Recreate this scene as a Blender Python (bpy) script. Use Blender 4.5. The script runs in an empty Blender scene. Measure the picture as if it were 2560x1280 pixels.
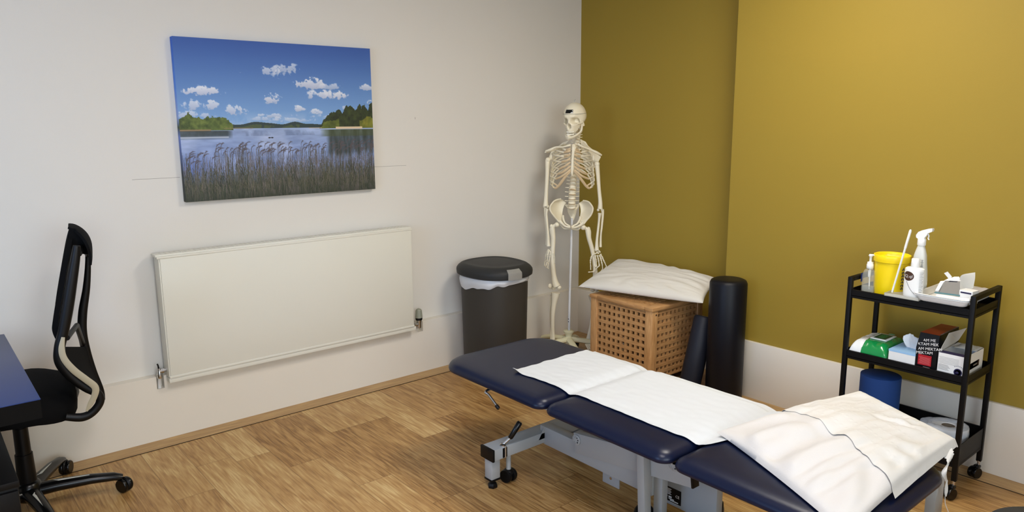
import bpy, bmesh, math, random
from math import sin, cos, pi, radians, sqrt, exp
from mathutils import Vector, Matrix, noise
import numpy as np

random.seed(7)
scene = bpy.context.scene
COL = scene.collection

# ------------------------------------------------------------------ camera (solved from the room's edges)
CAM = Vector((-3.8142, -3.7854, 1.5454))
CR = Vector((0.76634513, -0.64240402, -0.00567599))
CU = Vector((0.12083572, 0.1354602, 0.98338663))
CF = Vector((0.63096265, 0.75429942, -0.18143462))
FPX = 1838.2
cd = bpy.data.cameras.new('camera')
cam = bpy.data.objects.new('camera', cd)
cam.matrix_world = Matrix(((CR.x, CU.x, -CF.x, CAM.x), (CR.y, CU.y, -CF.y, CAM.y), (CR.z, CU.z, -CF.z, CAM.z), (0, 0, 0, 1)))
cd.sensor_width = 36.0
cd.lens = FPX / 2560 * 36.0
cd.clip_start = 0.05
COL.objects.link(cam)
scene.camera = cam


def ray(u, v):
    return CF + CR * ((u - 1280) / FPX) - CU * ((v - 640) / FPX)


def atz(u, v, z):
    d = ray(u, v); t = (z - CAM.z) / d.z
    return CAM + d * t


def aty(u, v, y):
    d = ray(u, v); t = (y - CAM.y) / d.y
    return CAM + d * t


def atx(u, v, x):
    d = ray(u, v); t = (x - CAM.x) / d.x
    return CAM + d * t


def atplane(u, v, p0, n):
    d = ray(u, v); t = (Vector(p0) - CAM).dot(n) / d.dot(n)
    return CAM + d * t


# ------------------------------------------------------------------ mesh builder (world coordinates)
ROOT = {}


class MB:
    def __init__(s):
        s.bm = bmesh.new()

    def add(s, vs, fs):
        b = [s.bm.verts.new(v) for v in vs]
        for f in fs:
            try:
                s.bm.faces.new([b[i] for i in f])
            except ValueError:
                pass
        return b

    def box(s, c, size, rz=0, bev=0, rot=None, seg=2):
        c = Vector(c); hx, hy, hz = [q / 2 for q in size]
        M = rot if rot is not None else Matrix.Rotation(rz, 3, 'Z')
        vs = [c + M @ Vector((x * hx, y * hy, z * hz)) for x in (-1, 1) for y in (-1, 1) for z in (-1, 1)]
        fs = [(0, 1, 3, 2), (4, 6, 7, 5), (0, 4, 5, 1), (2, 3, 7, 6), (0, 2, 6, 4), (1, 5, 7, 3)]
        b = s.add(vs, fs)
        if bev > 0:
            es = list({e for v in b for e in v.link_edges})
            bmesh.ops.bevel(s.bm, geom=es, offset=bev, segments=seg, affect='EDGES', profile=0.5)
        return s

    def ab(s, a, b, bev=0):
        a = Vector(a); b = Vector(b)
        d = b - a
        return s.box((a + b) / 2, (abs(d.x), abs(d.y), abs(d.z)), bev=bev)

    def bar(s, a, b, w, h, up=(0, 0, 1), bev=0):
        a = Vector(a); b = Vector(b); d = b - a; L = d.length; x = d / L
        y = Vector(up).cross(x)
        if y.length < 1e-4: y = Vector((0, 1, 0)).cross(x)
        y.normalize(); z = x.cross(y)
        M = Matrix((x, y, z)).transposed()
        return s.box((a + b) / 2, (L, w, h), rot=M, bev=bev)

    def tube(s, pts, rad, seg=12, flat=1.0, up=(0, 0, 1), caps=True, closed=False):
        pts = [Vector(p) for p in pts]; n = len(pts)
        if not hasattr(rad, '__len__'): rad = [rad] * n
        if not hasattr(flat, '__len__'): flat = [flat] * n
        rings = []; prev = None
        for i, p in enumerate(pts):
            if closed: t = pts[(i + 1) % n] - pts[i - 1]
            elif i == 0: t = pts[1] - pts[0]
            elif i == n - 1: t = pts[-1] - pts[-2]
            else: t = (pts[i + 1] - p).normalized() + (p - pts[i - 1]).normalized()
            if t.length < 1e-9: t = Vector((0, 0, 1))
            t.normalize()
            if prev is None:
                u = Vector(up) - t * Vector(up).dot(t)
                if u.length < 1e-3: u = Vector((1, 0, 0)) - t * t.x
            else:
                u = prev - t * prev.dot(t)
                if u.length < 1e-6: u = Vector((1, 0, 0)) - t * t.x
            u.normalize(); prev = u; w = t.cross(u)
            rings.append([s.bm.verts.new(p + (u * cos(a) * rad[i] * flat[i] + w * sin(a) * rad[i])) for a in [2 * pi * k / seg for k in range(seg)]])
        m = n if closed else n - 1
        for i in range(m):
            A = rings[i]; B = rings[(i + 1) % n]
            for k in range(seg):
                s.bm.faces.new((A[k], A[(k + 1) % seg], B[(k + 1) % seg], B[k]))
        if caps and not closed:
            s.bm.faces.new(rings[0][::-1]); s.bm.faces.new(rings[-1])
        return s

    def lathe(s, prof, c, axis=(0, 0, 1), seg=32, sx=1.0, sy=1.0):
        c = Vector(c); z = Vector(axis).normalized()
        x = Vector((1, 0, 0)) if abs(z.x) < .9 else Vector((0, 1, 0))
        x = (x - z * x.dot(z)).normalized(); y = z.cross(x)
        rings = []
        for r, h in prof:
            if r < 1e-6: rings.append([s.bm.verts.new(c + z * h)])
            else: rings.append([s.bm.verts.new(c + z * h + x * cos(a) * r * sx + y * sin(a) * r * sy) for a in [2 * pi * k / seg for k in range(seg)]])
        for i in range(len(rings) - 1):
            A, B = rings[i], rings[i + 1]
            for k in range(seg):
                k2 = (k + 1) % seg
                f = []
                if len(A) == 1 and len(B) == 1: continue
                if len(A) == 1: f = (A[0], B[k2], B[k])
                elif len(B) == 1: f = (A[k], A[k2], B[0])
                else: f = (A[k], A[k2], B[k2], B[k])
                s.bm.faces.new(f)
        if len(rings[0]) > 1: s.bm.faces.new(rings[0][::-1])
        if len(rings[-1]) > 1: s.bm.faces.new(rings[-1])
        return s

    def ball(s, c, r, sc=(1, 1, 1), seg=16, rot=None):
        c = Vector(c); M = rot if rot is not None else Matrix.Identity(3)
        rings = []; n = max(6, seg // 2)
        for i in range(n + 1):
            a = pi * i / n
            if i in (0, n): rings.append([s.bm.verts.new(c + M @ Vector((0, 0, r * sc[2] * cos(a))))]); continue
            rings.append([s.bm.verts.new(c + M @ Vector((r * sc[0] * sin(a) * cos(b), r * sc[1] * sin(a) * sin(b), r * sc[2] * cos(a)))) for b in [2 * pi * k / seg for k in range(seg)]])
        for i in range(n):
            A, B = rings[i], rings[i + 1]
            for k in range(seg):
                k2 = (k + 1) % seg
                if len(A) == 1: s.bm.faces.new((A[0], B[k], B[k2]))
                elif len(B) == 1: s.bm.faces.new((A[k], B[0], A[k2]))
                else: s.bm.faces.new((A[k], B[k], B[k2], A[k2]))
        return s

    def prism(s, poly, vec):
        """poly: 3-D points in a plane, extruded by vec"""
        n = len(poly); vec = Vector(vec); P = [Vector(p) for p in poly]
        A = [s.bm.verts.new(p) for p in P]; B = [s.bm.verts.new(p + vec) for p in P]
        s.bm.faces.new(A[::-1]); s.bm.faces.new(B)
        for k in range(n): s.bm.faces.new((A[k], A[(k + 1) % n], B[(k + 1) % n], B[k]))
        return s

    def rings(s, rr, cap0=True, cap1=True):
        R = [[s.bm.verts.new(p) for p in r] for r in rr]; n = len(R[0])
        for i in range(len(R) - 1):
            for k in range(n): s.bm.faces.new((R[i][k], R[i][(k + 1) % n], R[i + 1][(k + 1) % n], R[i + 1][k]))
        if cap0: s.bm.faces.new(R[0][::-1])
        if cap1: s.bm.faces.new(R[-1])
        return s

    def grid(s, f, nu, nv, thick=0.0):
        """surface f(u,v), u,v in 0..1; optional thickness along normals"""
        P = [[Vector(f(i / nu, j / nv)) for j in range(nv + 1)] for i in range(nu + 1)]
        V = [[s.bm.verts.new(p) for p in r] for r in P]
        F = []
        for i in range(nu):
            for j in range(nv): s.bm.faces.new((V[i][j], V[i + 1][j], V[i + 1][j + 1], V[i][j + 1]))
        if thick:
            def nrm(i, j):
                a = P[min(i + 1, nu)][j] - P[max(i - 1, 0)][j]; b = P[i][min(j + 1, nv)] - P[i][max(j - 1, 0)]
                q = a.cross(b); return q.normalized() if q.length > 1e-12 else Vector((0, 0, 1))
            W = [[s.bm.verts.new(P[i][j] - nrm(i, j) * thick) for j in range(nv + 1)] for i in range(nu + 1)]
            for i in range(nu):
                for j in range(nv): s.bm.faces.new((W[i][j], W[i][j + 1], W[i + 1][j + 1], W[i + 1][j]))
            for i in range(nu):
                s.bm.faces.new((V[i + 1][0], V[i][0], W[i][0], W[i + 1][0])); s.bm.faces.new((V[i][nv], V[i + 1][nv], W[i + 1][nv], W[i][nv]))
            for j in range(nv):
                s.bm.faces.new((V[0][j], V[0][j + 1], W[0][j + 1], W[0][j])); s.bm.faces.new((V[nu][j + 1], V[nu][j], W[nu][j], W[nu][j + 1]))
        return s

    def build(s, name, mat, parent=None, loc=None, smooth=40, recalc=True):
        if recalc: bmesh.ops.recalc_face_normals(s.bm, faces=s.bm.faces)
        r = ROOT.get(parent) if parent is not None else (Vector(loc) if loc is not None else Vector((0, 0, 0)))
        for v in s.bm.verts: v.co -= r
        for f in s.bm.faces: f.smooth = smooth > 0
        if smooth > 0:
            lim = radians(smooth)
            for e in s.bm.edges:
                if len(e.link_faces) == 2:
                    e.smooth = e.calc_face_angle(0) < lim
        me = bpy.data.meshes.new(name); s.bm.to_mesh(me); s.bm.free()
        if mat: me.materials.append(mat)
        o = bpy.data.objects.new(name, me); COL.objects.link(o)
        if parent is not None: o.parent = parent; ROOT[o] = r
        else: o.location = r; ROOT[o] = r
        return o


def tag(o, label=None, cat=None, group=None, kind=None):
    if label: o['label'] = label
    if cat: o['category'] = cat
    if group: o['group'] = group
    if kind: o['kind'] = kind
    return o


def thing(name, loc, label, cat, group=None):
    o = bpy.data.objects.new(name, None); o.empty_display_size = .1
    COL.objects.link(o); o.location = Vector(loc); ROOT[o] = Vector(loc)
    return tag(o, label, cat, group)


def rrect(cx, cy, hx, hy, r, z, n=6, M=None):
    """rounded rectangle ring, counter clockwise"""
    r = max(1e-4, min(r, hx - 1e-4, hy - 1e-4)); P = []
    for (sx, sy, a0) in ((1, 1, 0), (-1, 1, pi / 2), (-1, -1, pi), (1, -1, 3 * pi / 2)):
        for k in range(n + 1):
            a = a0 + (pi / 2) * k / n
            P.append(Vector((sx * (hx - r) + r * cos(a), sy * (hy - r) + r * sin(a), 0)))
    c = Vector((cx, cy, z))
    return [(c + (M @ p if M else p)) for p in P]


def smoothstep(a, b, x):
    t = max(0, min(1, (x - a) / (b - a))); return t * t * (3 - 2 * t)


def nz(x, y, z=0, s=1.0):
    return noise.noise(Vector((x * s, y * s, z * s)))


def catmull(P, n=6):
    P = [Vector(p) for p in P]; out = []
    for i in range(len(P) - 1):
        p0 = P[max(i - 1, 0)]; p1 = P[i]; p2 = P[i + 1]; p3 = P[min(i + 2, len(P) - 1)]
        for k in range(n):
            t = k / n
            out.append(.5 * ((2 * p1) + (-p0 + p2) * t + (2 * p0 - 5 * p1 + 4 * p2 - p3) * t * t + (-p0 + 3 * p1 - 3 * p2 + p3) * t ** 3))
    out.append(P[-1]); return out


def lerpl(L, n=6):
    """catmull for scalar lists matching catmull(P,n)"""
    return [v.x for v in catmull([Vector((a, 0, 0)) for a in L], n)]


# ------------------------------------------------------------------ materials
MATS = {}


def lin(c):
    return tuple(((x / 255) / 12.92 if x <= 10 else (((x / 255) + .055) / 1.055) ** 2.4) for x in c)


def mat(name, col, rough=.6, metal=0, bump=0, bscale=200, spec=.5, var=0, vscale=5, trans=0, ior=1.45, coat=0, sheen=0, alpha=1, sss=0, srgb=True, bdist=.001):
    m = bpy.data.materials.new(name); m.use_nodes = True
    nt = m.node_tree; b = nt.nodes['Principled BSDF']
    c = lin(col) if srgb else col
    b.inputs['Base Color'].default_value = (*c, 1)
    b.inputs['Roughness'].default_value = rough; b.inputs['Metallic'].default_value = metal
    b.inputs['Specular IOR Level'].default_value = spec
    b.inputs['IOR'].default_value = ior
    b.inputs['Transmission Weight'].default_value = trans
    b.inputs['Coat Weight'].default_value = coat
    b.inputs['Sheen Weight'].default_value = sheen
    b.inputs['Alpha'].default_value = alpha
    if sss:
        b.inputs['Subsurface Weight'].default_value = sss; b.inputs['Subsurface Scale'].default_value = .01
    tc = nt.nodes.new('ShaderNodeTexCoord')
    n = nt.nodes.new('ShaderNodeTexNoise'); n.inputs['Scale'].default_value = vscale; n.inputs['Detail'].default_value = 6
    nt.links.new(tc.outputs['Object'], n.inputs['Vector'])
    mx = nt.nodes.new('ShaderNodeMix'); mx.data_type = 'RGBA'
    k = var if var else .03
    mx.inputs[6].default_value = (*[x * (1 - k) for x in c], 1); mx.inputs[7].default_value = (*[min(1, x * (1 + k)) for x in c], 1)
    nt.links.new(n.outputs['Fac'], mx.inputs[0]); nt.links.new(mx.outputs[2], b.inputs['Base Color'])
    if bump:
        n2 = nt.nodes.new('ShaderNodeTexNoise'); n2.inputs['Scale'].default_value = bscale; n2.inputs['Detail'].default_value = 4
        nt.links.new(tc.outputs['Object'], n2.inputs['Vector'])
        bp = nt.nodes.new('ShaderNodeBump'); bp.inputs['Strength'].default_value = bump; bp.inputs['Distance'].default_value = bdist
        nt.links.new(n2.outputs['Fac'], bp.inputs['Height']); nt.links.new(bp.outputs['Normal'], b.inputs['Normal'])
    MATS[name] = m
    return m


def attr_mat(name, attr, rough=.6, bump=0, bscale=300):
    m = bpy.data.materials.new(name); m.use_nodes = True; nt = m.node_tree; b = nt.nodes['Principled BSDF']
    a = nt.nodes.new('ShaderNodeAttribute'); a.attribute_name = attr
    nt.links.new(a.outputs['Color'], b.inputs['Base Color']); b.inputs['Roughness'].default_value = rough
    if bump:
        tc = nt.nodes.new('ShaderNodeTexCoord'); n2 = nt.nodes.new('ShaderNodeTexNoise'); n2.inputs['Scale'].default_value = bscale
        nt.links.new(tc.outputs['Object'], n2.inputs['Vector'])
        bp = nt.nodes.new('ShaderNodeBump'); bp.inputs['Strength'].default_value = bump; bp.inputs['Distance'].default_value = .001
        nt.links.new(n2.outputs['Fac'], bp.inputs['Height']); nt.links.new(bp.outputs['Normal'], b.inputs['Normal'])
    return m


def wood_mat(name, c1, c2, scale=(1, 1, 1), rough=.5, gs=18, dist=3.0):
    m = bpy.data.materials.new(name); m.use_nodes = True; nt = m.node_tree; b = nt.nodes['Principled BSDF']
    tc = nt.nodes.new('ShaderNodeTexCoord'); mp = nt.nodes.new('ShaderNodeMapping'); mp.inputs['Scale'].default_value = scale
    nt.links.new(tc.outputs['Object'], mp.inputs['Vector'])
    n = nt.nodes.new('ShaderNodeTexNoise'); n.inputs['Scale'].default_value = gs; n.inputs['Detail'].default_value = 8; n.inputs['Distortion'].default_value = dist * .2
    nt.links.new(mp.outputs['Vector'], n.inputs['Vector'])
    cr = nt.nodes.new('ShaderNodeValToRGB'); cr.color_ramp.elements[0].position = .3; cr.color_ramp.elements[1].position = .7
    cr.color_ramp.elements[0].color = (*lin(c1), 1); cr.color_ramp.elements[1].color = (*lin(c2), 1)
    nt.links.new(n.outputs['Fac'], cr.inputs['Fac']); nt.links.new(cr.outputs['Color'], b.inputs['Base Color'])
    b.inputs['Roughness'].default_value = rough
    MATS[name] = m
    return m


WHITE_WALL = mat('white_wall_paint', (220, 215, 206), .75, bump=.25, bscale=350, var=.015, vscale=2, spec=.25)
TRIM_WHITE = mat('white_boxing_paint', (226, 219, 206), .5, bump=.1, bscale=250, var=.02, vscale=3, spec=.35)
OLIVE = mat('olive_wall_paint', (150, 126, 47), .6, bump=.2, bscale=350, var=.015, vscale=2, spec=.3)
CEIL = mat('ceiling_paint', (210, 209, 206), .8)
RADW = mat('radiator_enamel', (222, 219, 206), .35, var=.01, spec=.4)
CHROME = mat('chrome', (200, 200, 200), .22, metal=1)
STEELG = mat('grey_green_valve_plastic', (150, 150, 132), .5)
BLACKP = mat('black_plastic', (9, 8, 8), .45, spec=.3)
BLACKG = mat('gloss_black_plastic', (7, 7, 7), .25, spec=.4)
BLACKM = mat('black_powder_coat', (7, 6, 6), .5, bump=.1, bscale=500, spec=.25)
BLACKF = mat('black_fabric', (8, 8, 9), .9, bump=.4, bscale=900, spec=.15)
BINB = mat('dark_grey_bin_plastic', (58, 54, 48), .5, spec=.3, bump=.08, bscale=400)
BINL = mat('bin_lid_plastic', (46, 46, 45), .5, spec=.22)
BAG = mat('white_bin_bag_film', (228, 230, 232), .35, trans=.25, var=.03)
NAVY = mat('navy_vinyl', (7, 16, 42), .34, bump=.12, bscale=700, spec=.36, bdist=.0006)
FOAMB = mat('black_navy_foam_vinyl', (8, 9, 17), .45, spec=.3, bump=.1, bscale=600)
FOAMG = mat('charcoal_foam_vinyl', (26, 28, 38), .5, spec=.3, bump=.1, bscale=600)
FOAMBLUE = mat('blue_foam', (24, 62, 122), .8, bump=.3, bscale=900)
GREYM = mat('light_grey_powder_coat', (158, 160, 160), .35, bump=.05, bscale=500)
PAPER = mat('couch_roll_paper', (201, 204, 206), .85, bump=.35, bscale=500, var=.01, spec=.2)
PILLOW = mat('white_cotton_pillowcase', (202, 198, 193), .85, bump=.5, bscale=260, var=.015, spec=.2, sheen=.2)
PILLOW2 = mat('off_white_cotton_pillowcase', (214, 209, 198), .85, bump=.4, bscale=300, var=.015, spec=.2, sheen=.2)
BONE = mat('ivory_bone_plastic', (232, 222, 196), .42, bump=.12, bscale=180, var=.05, vscale=14, spec=.4)
CARTIL = mat('tan_cartilage_plastic', (205, 180, 142), .45, var=.05, vscale=14)
CREAMP = mat('cream_stand_plastic', (222, 214, 176), .45)
WHITEP = mat('white_plastic', (236, 236, 234), .35)
WHITEC = mat('white_card', (232, 231, 228), .6)
GREYC = mat('grey_card_inside', (190, 187, 178), .7)
YELLOW = mat('yellow_sharps_plastic', (246, 214, 14), .35, spec=.5)
CLEAR = mat('clear_bottle_plastic', (225, 225, 215), .1, alpha=.2)
FROST = mat('frosted_plastic', (206, 206, 198), .3, alpha=.42)
GEL = mat('clear_gel', (190, 190, 176), .15, alpha=.4)
SPRAYP = mat('translucent_white_plastic', (226, 227, 222), .35, trans=.15)
BROWN = mat('dark_brown_print', (72, 46, 30), .5)
INK = mat('dark_ink', (60, 60, 66), .6)
INKB = mat('navy_ink', (34, 28, 66), .5)
GREYINK = mat('grey_ink', (120, 116, 110), .6)
WHITEINK = mat('white_ink', (226, 226, 224), .5)
REDP = mat('red_print', (170, 28, 38), .4)
ORANGEP = mat('orange_red_print', (172, 66, 34), .45)
BLACKC = mat('gloss_black_card', (6, 5, 6), .28, spec=.4)
GREENP = mat('green_pack_film', (18, 132, 66), .22, coat=.4, bump=.3, bscale=40, bdist=.004)
DKGREEN = mat('dark_green_print', (14, 70, 38), .4)
LBLUE = mat('pale_blue_card', (150, 190, 226), .6)
TISSUE = mat('tissue_paper', (236, 238, 238), .9, spec=.1)
DESKT = mat('blue_grey_desk_laminate', (30, 52, 104), .35, spec=.5)
DESKB = mat('black_desk_edge', (6, 5, 4), .6, spec=.12)
BEIGE = mat('beige_chair_trim', (168, 158, 134), .4)
FILM = mat('clear_wrap_film', (225, 232, 242), .15, alpha=.35, spec=.6)
CARDB = mat('cardboard_core', (120, 108, 92), .8)
BASKW = wood_mat('oiled_acacia', (168, 122, 74), (198, 152, 100), (1, 1, 9), .45, 14)
BASKV = wood_mat('oiled_acacia_upright', (174, 126, 76), (208, 162, 108), (9, 9, 1), .45, 12)
DARKIN = mat('dark_interior_wood', (70, 40, 24), .8)


# plank floor material -----------------------------------------------------------
def floor_mat():
    m = bpy.data.materials.new('oak_vinyl_planks'); m.use_nodes = True; nt = m.node_tree; b = nt.nodes['Principled BSDF']
    N = nt.nodes.new; L = nt.links.new
    at = N('ShaderNodeAttribute'); at.attribute_name = 'plank'   # r: tone, g: offset
    sep = N('ShaderNodeSeparateColor'); L(at.outputs['Color'], sep.inputs[0])
    uv = N('ShaderNodeAttribute'); uv.attribute_name = 'local'   # xy metres inside plank, z distance to edge
    # grain coordinates
    cmb = N('ShaderNodeVectorMath'); cmb.operation = 'MULTIPLY_ADD'
    cmb.inputs[1].default_value = (1, 1, 1)
    off = N('ShaderNodeCombineXYZ')
    mul = N('ShaderNodeMath'); mul.operation = 'MULTIPLY'; mul.inputs[1].default_value = 37.0; L(sep.outputs[1], mul.inputs[0])
    L(mul.outputs[0], off.inputs[0]); L(mul.outputs[0], off.inputs[1]); L(mul.outputs[0], off.inputs[2])
    tc = N('ShaderNodeTexCoord')
    L(tc.outputs['Object'], cmb.inputs[0]); L(off.outputs[0], cmb.inputs[2])
    mp = N('ShaderNodeMapping'); mp.inputs['Scale'].default_value = (9, 1.1, 1); L(cmb.outputs[0], mp.inputs['Vector'])
    # big swirly grain
    n1 = N('ShaderNodeTexNoise'); n1.inputs['Scale'].default_value = 1.6; n1.inputs['Detail'].default_value = 3; n1.inputs['Distortion'].default_value = .6
    L(mp.outputs[0], n1.inputs['Vector'])
    w = N('ShaderNodeMath'); w.operation = 'MULTIPLY'; w.inputs[1].default_value = 34; L(n1.outputs['Fac'], w.inputs[0])
    sn = N('ShaderNodeMath'); sn.operation = 'SINE'; L(w.outputs[0], sn.inputs[0])
    mp2 = N('ShaderNodeMapping'); mp2.inputs['Scale'].default_value = (60, 3.5, 1); L(cmb.outputs[0], mp2.inputs['Vector'])
    n2 = N('ShaderNodeTexNoise'); n2.inputs['Scale'].default_value = 2.2; n2.inputs['Detail'].default_value = 7; L(mp2.outputs[0], n2.inputs['Vector'])
    n3 = N('ShaderNodeTexNoise'); n3.inputs['Scale'].default_value = 1.0; n3.inputs['Detail'].default_value = 2
    mp3 = N('ShaderNodeMapping'); mp3.inputs['Scale'].default_value = (7, 2.2, 1); L(cmb.outputs[0], mp3.inputs['Vector']); L(mp3.outputs[0], n3.inputs['Vector'])
    # combine value
    s1 = N('ShaderNodeMath'); s1.operation = 'MULTIPLY'; s1.inputs[1].default_value = .07; L(sn.outputs[0], s1.inputs[0])
    a1 = N('ShaderNodeMath'); a1.operation = 'MULTIPLY_ADD'; a1.inputs[1].default_value = .82; L(n2.outputs['Fac'], a1.inputs[0]); L(s1.outputs[0], a1.inputs[2])
    a2 = N('ShaderNodeMath'); a2.operation = 'MULTIPLY_ADD'; a2.inputs[1].default_value = .42; L(n3.outputs['Fac'], a2.inputs[0]); L(a1.outputs[0], a2.inputs[2])
    a3 = N('ShaderNodeMath'); a3.operation = 'MULTIPLY_ADD'; a3.inputs[1].default_value = .22; L(sep.outputs[0], a3.inputs[0]); L(a2.outputs[0], a3.inputs[2])
    cr = N('ShaderNodeValToRGB'); e = cr.color_ramp.elements
    e[0].position = .45; e[0].color = (*lin((128, 90, 46)), 1); e[1].position = 1.15 if False else 1.0; e[1].color = (*lin((204, 174, 120)), 1)
    q = e.new(.68); q.color = (*lin((168, 128, 76)), 1); q = e.new(.86); q.color = (*lin((186, 150, 96)), 1)
    L(a3.outputs[0], cr.inputs['Fac'])
    # knots
    vo = N('ShaderNodeTexVoronoi'); vo.inputs['Scale'].default_value = 1.0; mp4 = N('ShaderNodeMapping'); mp4.inputs['Scale'].default_value = (5.2, 1.7, 1)
    L(cmb.outputs[0], mp4.inputs['Vector']); L(mp4.outputs[0], vo.inputs['Vector'])
    kr = N('ShaderNodeValToRGB'); ke = kr.color_ramp.elements; ke[0].position = .0; ke[0].color = (1, 1, 1, 1); ke[1].position = .16; ke[1].color = (0, 0, 0, 1)
    L(vo.outputs['Distance'], kr.inputs['Fac'])
    km = N('ShaderNodeMix'); km.data_type = 'RGBA'; km.inputs[7].default_value = (*lin((118, 74, 34)), 1)
    kf = N('ShaderNodeMath'); kf.operation = 'MULTIPLY'; kf.inputs[1].default_value = .55; L(kr.outputs['Color'], kf.inputs[0])
    L(kf.outputs[0], km.inputs[0]); L(cr.outputs['Color'], km.inputs[6])
    # seams
    sp = N('ShaderNodeSeparateXYZ'); L(uv.outputs['Vector'], sp.inputs[0])
    def edge(inp, size):
        h = N('ShaderNodeMath'); h.operation = 'SUBTRACT'; h.inputs[0].default_value = size / 2
        d = N('ShaderNodeMath'); d.operation = 'SUBTRACT'; d.inputs[1].default_value = size / 2; L(inp, d.inputs[0])
        ab = N('ShaderNodeMath'); ab.operation = 'ABSOLUTE'; L(d.outputs[0], ab.inputs[0]); L(ab.outputs[0], h.inputs[1]); return h.outputs[0]
    ex = edge(sp.outputs[0], .16); ey = edge(sp.outputs[1], .915)
    mn = N('ShaderNodeMath'); mn.operation = 'MINIMUM'; L(ex, mn.inputs[0]); L(ey, mn.inputs[1])
    lt = N('ShaderNodeMapRange'); lt.inputs['From Min'].default_value = .0004; lt.inputs['From Max'].default_value = .0022; lt.inputs['To Min'].default_value = .6; lt.inputs['To Max'].default_value = 0
    L(mn.outputs[0], lt.inputs['Value'])
    sm = N('ShaderNodeMix'); sm.data_type = 'RGBA'; sm.inputs[7].default_value = (*lin((92, 60, 30)), 1)
    L(lt.outputs[0], sm.inputs[0]); L(km.outputs[2], sm.inputs[6]); L(sm.outputs[2], b.inputs['Base Color'])
    rr = N('ShaderNodeMapRange'); rr.inputs['To Min'].default_value = .34; rr.inputs['To Max'].default_value = .5; L(n2.outputs['Fac'], rr.inputs['Value']); L(rr.outputs[0], b.inputs['Roughness'])
    bp = N('ShaderNodeBump'); bp.inputs['Strength'].default_value = .25; bp.inputs['Distance'].default_value = .0006; L(n2.outputs['Fac'], bp.inputs['Height']); L(bp.outputs[0], b.inputs['Normal'])
    b.inputs['Specular IOR Level'].default_value = .35
    return m


FLOORM = floor_mat()
STRIP_WOOD = wood_mat('oak_border_strip', (156, 120, 72), (192, 156, 102), (1.2, 12, 1), .4, 5)
STRIP_WOOD_Y = wood_mat('oak_border_strip_lengthwise', (156, 120, 72), (192, 156, 102), (12, 1.2, 1), .4, 5)
# ================================================================== the room
XL, YN, ZC = -5.6, -5.4, 2.62          # left wall, near wall, ceiling
HB = .3255                              # height of the boxing
DB = .051                               # its depth on the white wall
XO = -.248                              # face of the projecting part of the olive wall
XOB = -.270                             # its boxing face
XR = -.004                              # recessed part
XRB = -.058
YS = -1.42                              # where the olive wall steps


def plank_floor():
    bm = bmesh.new(); lc = bm.loops.layers.float_vector.new('local'); pc = bm.loops.layers.float_color.new('plank')
    known = {-2.28: -.52, -2.44: -.19, -2.60: -.745, -2.76: -.53, -3.08: -.725, -1.80: -.72, -1.96: -.88}
    x = 0.12 - .16 * 0
    xs = [-2.28 + .16 * k for k in range(-22, 16)]
    for x0 in xs:
        x0 = round(x0, 3)
        j = None
        for k, v in known.items():
            if abs(k - x0) < .02: j = v
        if j is None: j = -random.random() * .915
        y = j
        while y < .1: y += .915
        while y > YN - .05:
            y1 = y; y0 = y - .915
            a, b_, c, d = (x0, y0), (x0 + .16, y0), (x0 + .16, y1), (x0, y1)
            vs = [bm.verts.new((p[0], p[1], 0)) for p in (a, b_, c, d)]
            f = bm.faces.new(vs); t = random.random(); t = t * t * (3 - 2 * t); o = random.random()
            for l, q in zip(f.loops, ((0, 0), (.16, 0), (.16, .915), (0, .915))):
                l[lc] = (q[0], q[1], 0); l[pc] = (t, o, 0, 1)
            y = y0
    # clip to the room
    for co, no in (((XL, 0, 0), (-1, 0, 0)), ((.12, 0, 0), (1, 0, 0)), ((0, YN, 0), (0, -1, 0)), ((0, .1, 0), (0, 1, 0))):
        bmesh.ops.bisect_plane(bm, geom=bm.verts[:] + bm.edges[:] + bm.faces[:], plane_co=co, plane_no=no, clear_outer=True)
    me = bpy.data.meshes.new('floor'); bm.to_mesh(me); bm.free(); me.materials.append(FLOORM)
    o = bpy.data.objects.new('floor', me); COL.objects.link(o); tag(o, kind='structure')
    return o


plank_floor()

# pale border strip and its dark joint, laid round the edge of the floor
def struct(mb, name, m, **k):
    return tag(mb.build(name, m, **k), kind='structure')


SW = .105
b = MB(); b.ab((XL, -DB - SW, .0003), (XRB, -DB, .002)); struct(b, 'trim_1', STRIP_WOOD)
b = MB(); b.ab((XOB - SW, YN, .0004), (XOB, -DB - SW - .003, .0022)); b.ab((XOB, YS - .02, .0004), (XRB, -DB - SW - .003, .0022)); struct(b, 'trim_2', STRIP_WOOD_Y)
b = MB(); b.ab((XL, -DB - SW - .0028, .0002), (XOB - SW, -DB - SW, .0026)); b.ab((XOB - SW - .0028, YN, .0002), (XOB - SW, -DB - SW, .0026))
struct(b, 'trim_3', mat('dark_joint', (52, 36, 22), .7))

b = MB(); b.ab((XL, 0, 0), (.12, .1, ZC)); WL = struct(b, 'wall_left', WHITE_WALL)
b = MB(); b.ab((XR, YS, 0), (.12, 0, ZC)); b.ab((XO, YN, 0), (.12, YS, ZC)); struct(b, 'wall_right', OLIVE)
VX0, VX1, VZ0, VZ1 = -5.2, -2.6, .95, 2.3     # second window, in the wall behind the camera
b = MB(); b.ab((XL - .1, YN - .1, 0), (VX0, YN, ZC)); b.ab((VX1, YN - .1, 0), (.12, YN, ZC)); b.ab((VX0, YN - .1, 0), (VX1, YN, VZ0)); b.ab((VX0, YN - .1, VZ1), (VX1, YN, ZC)); struct(b, 'wall_near', WHITE_WALL)
b = MB()
for xx in (VX0 + .03, (VX0 + VX1) / 2, VX1 - .03): b.ab((xx - .03, YN - .08, VZ0), (xx + .03, YN - .02, VZ1))
for zz in (VZ0 + .03, VZ1 - .03): b.ab((VX0, YN - .08, zz - .03), (VX1, YN - .02, zz + .03))
struct(b, 'window_2', WHITEP)
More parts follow.
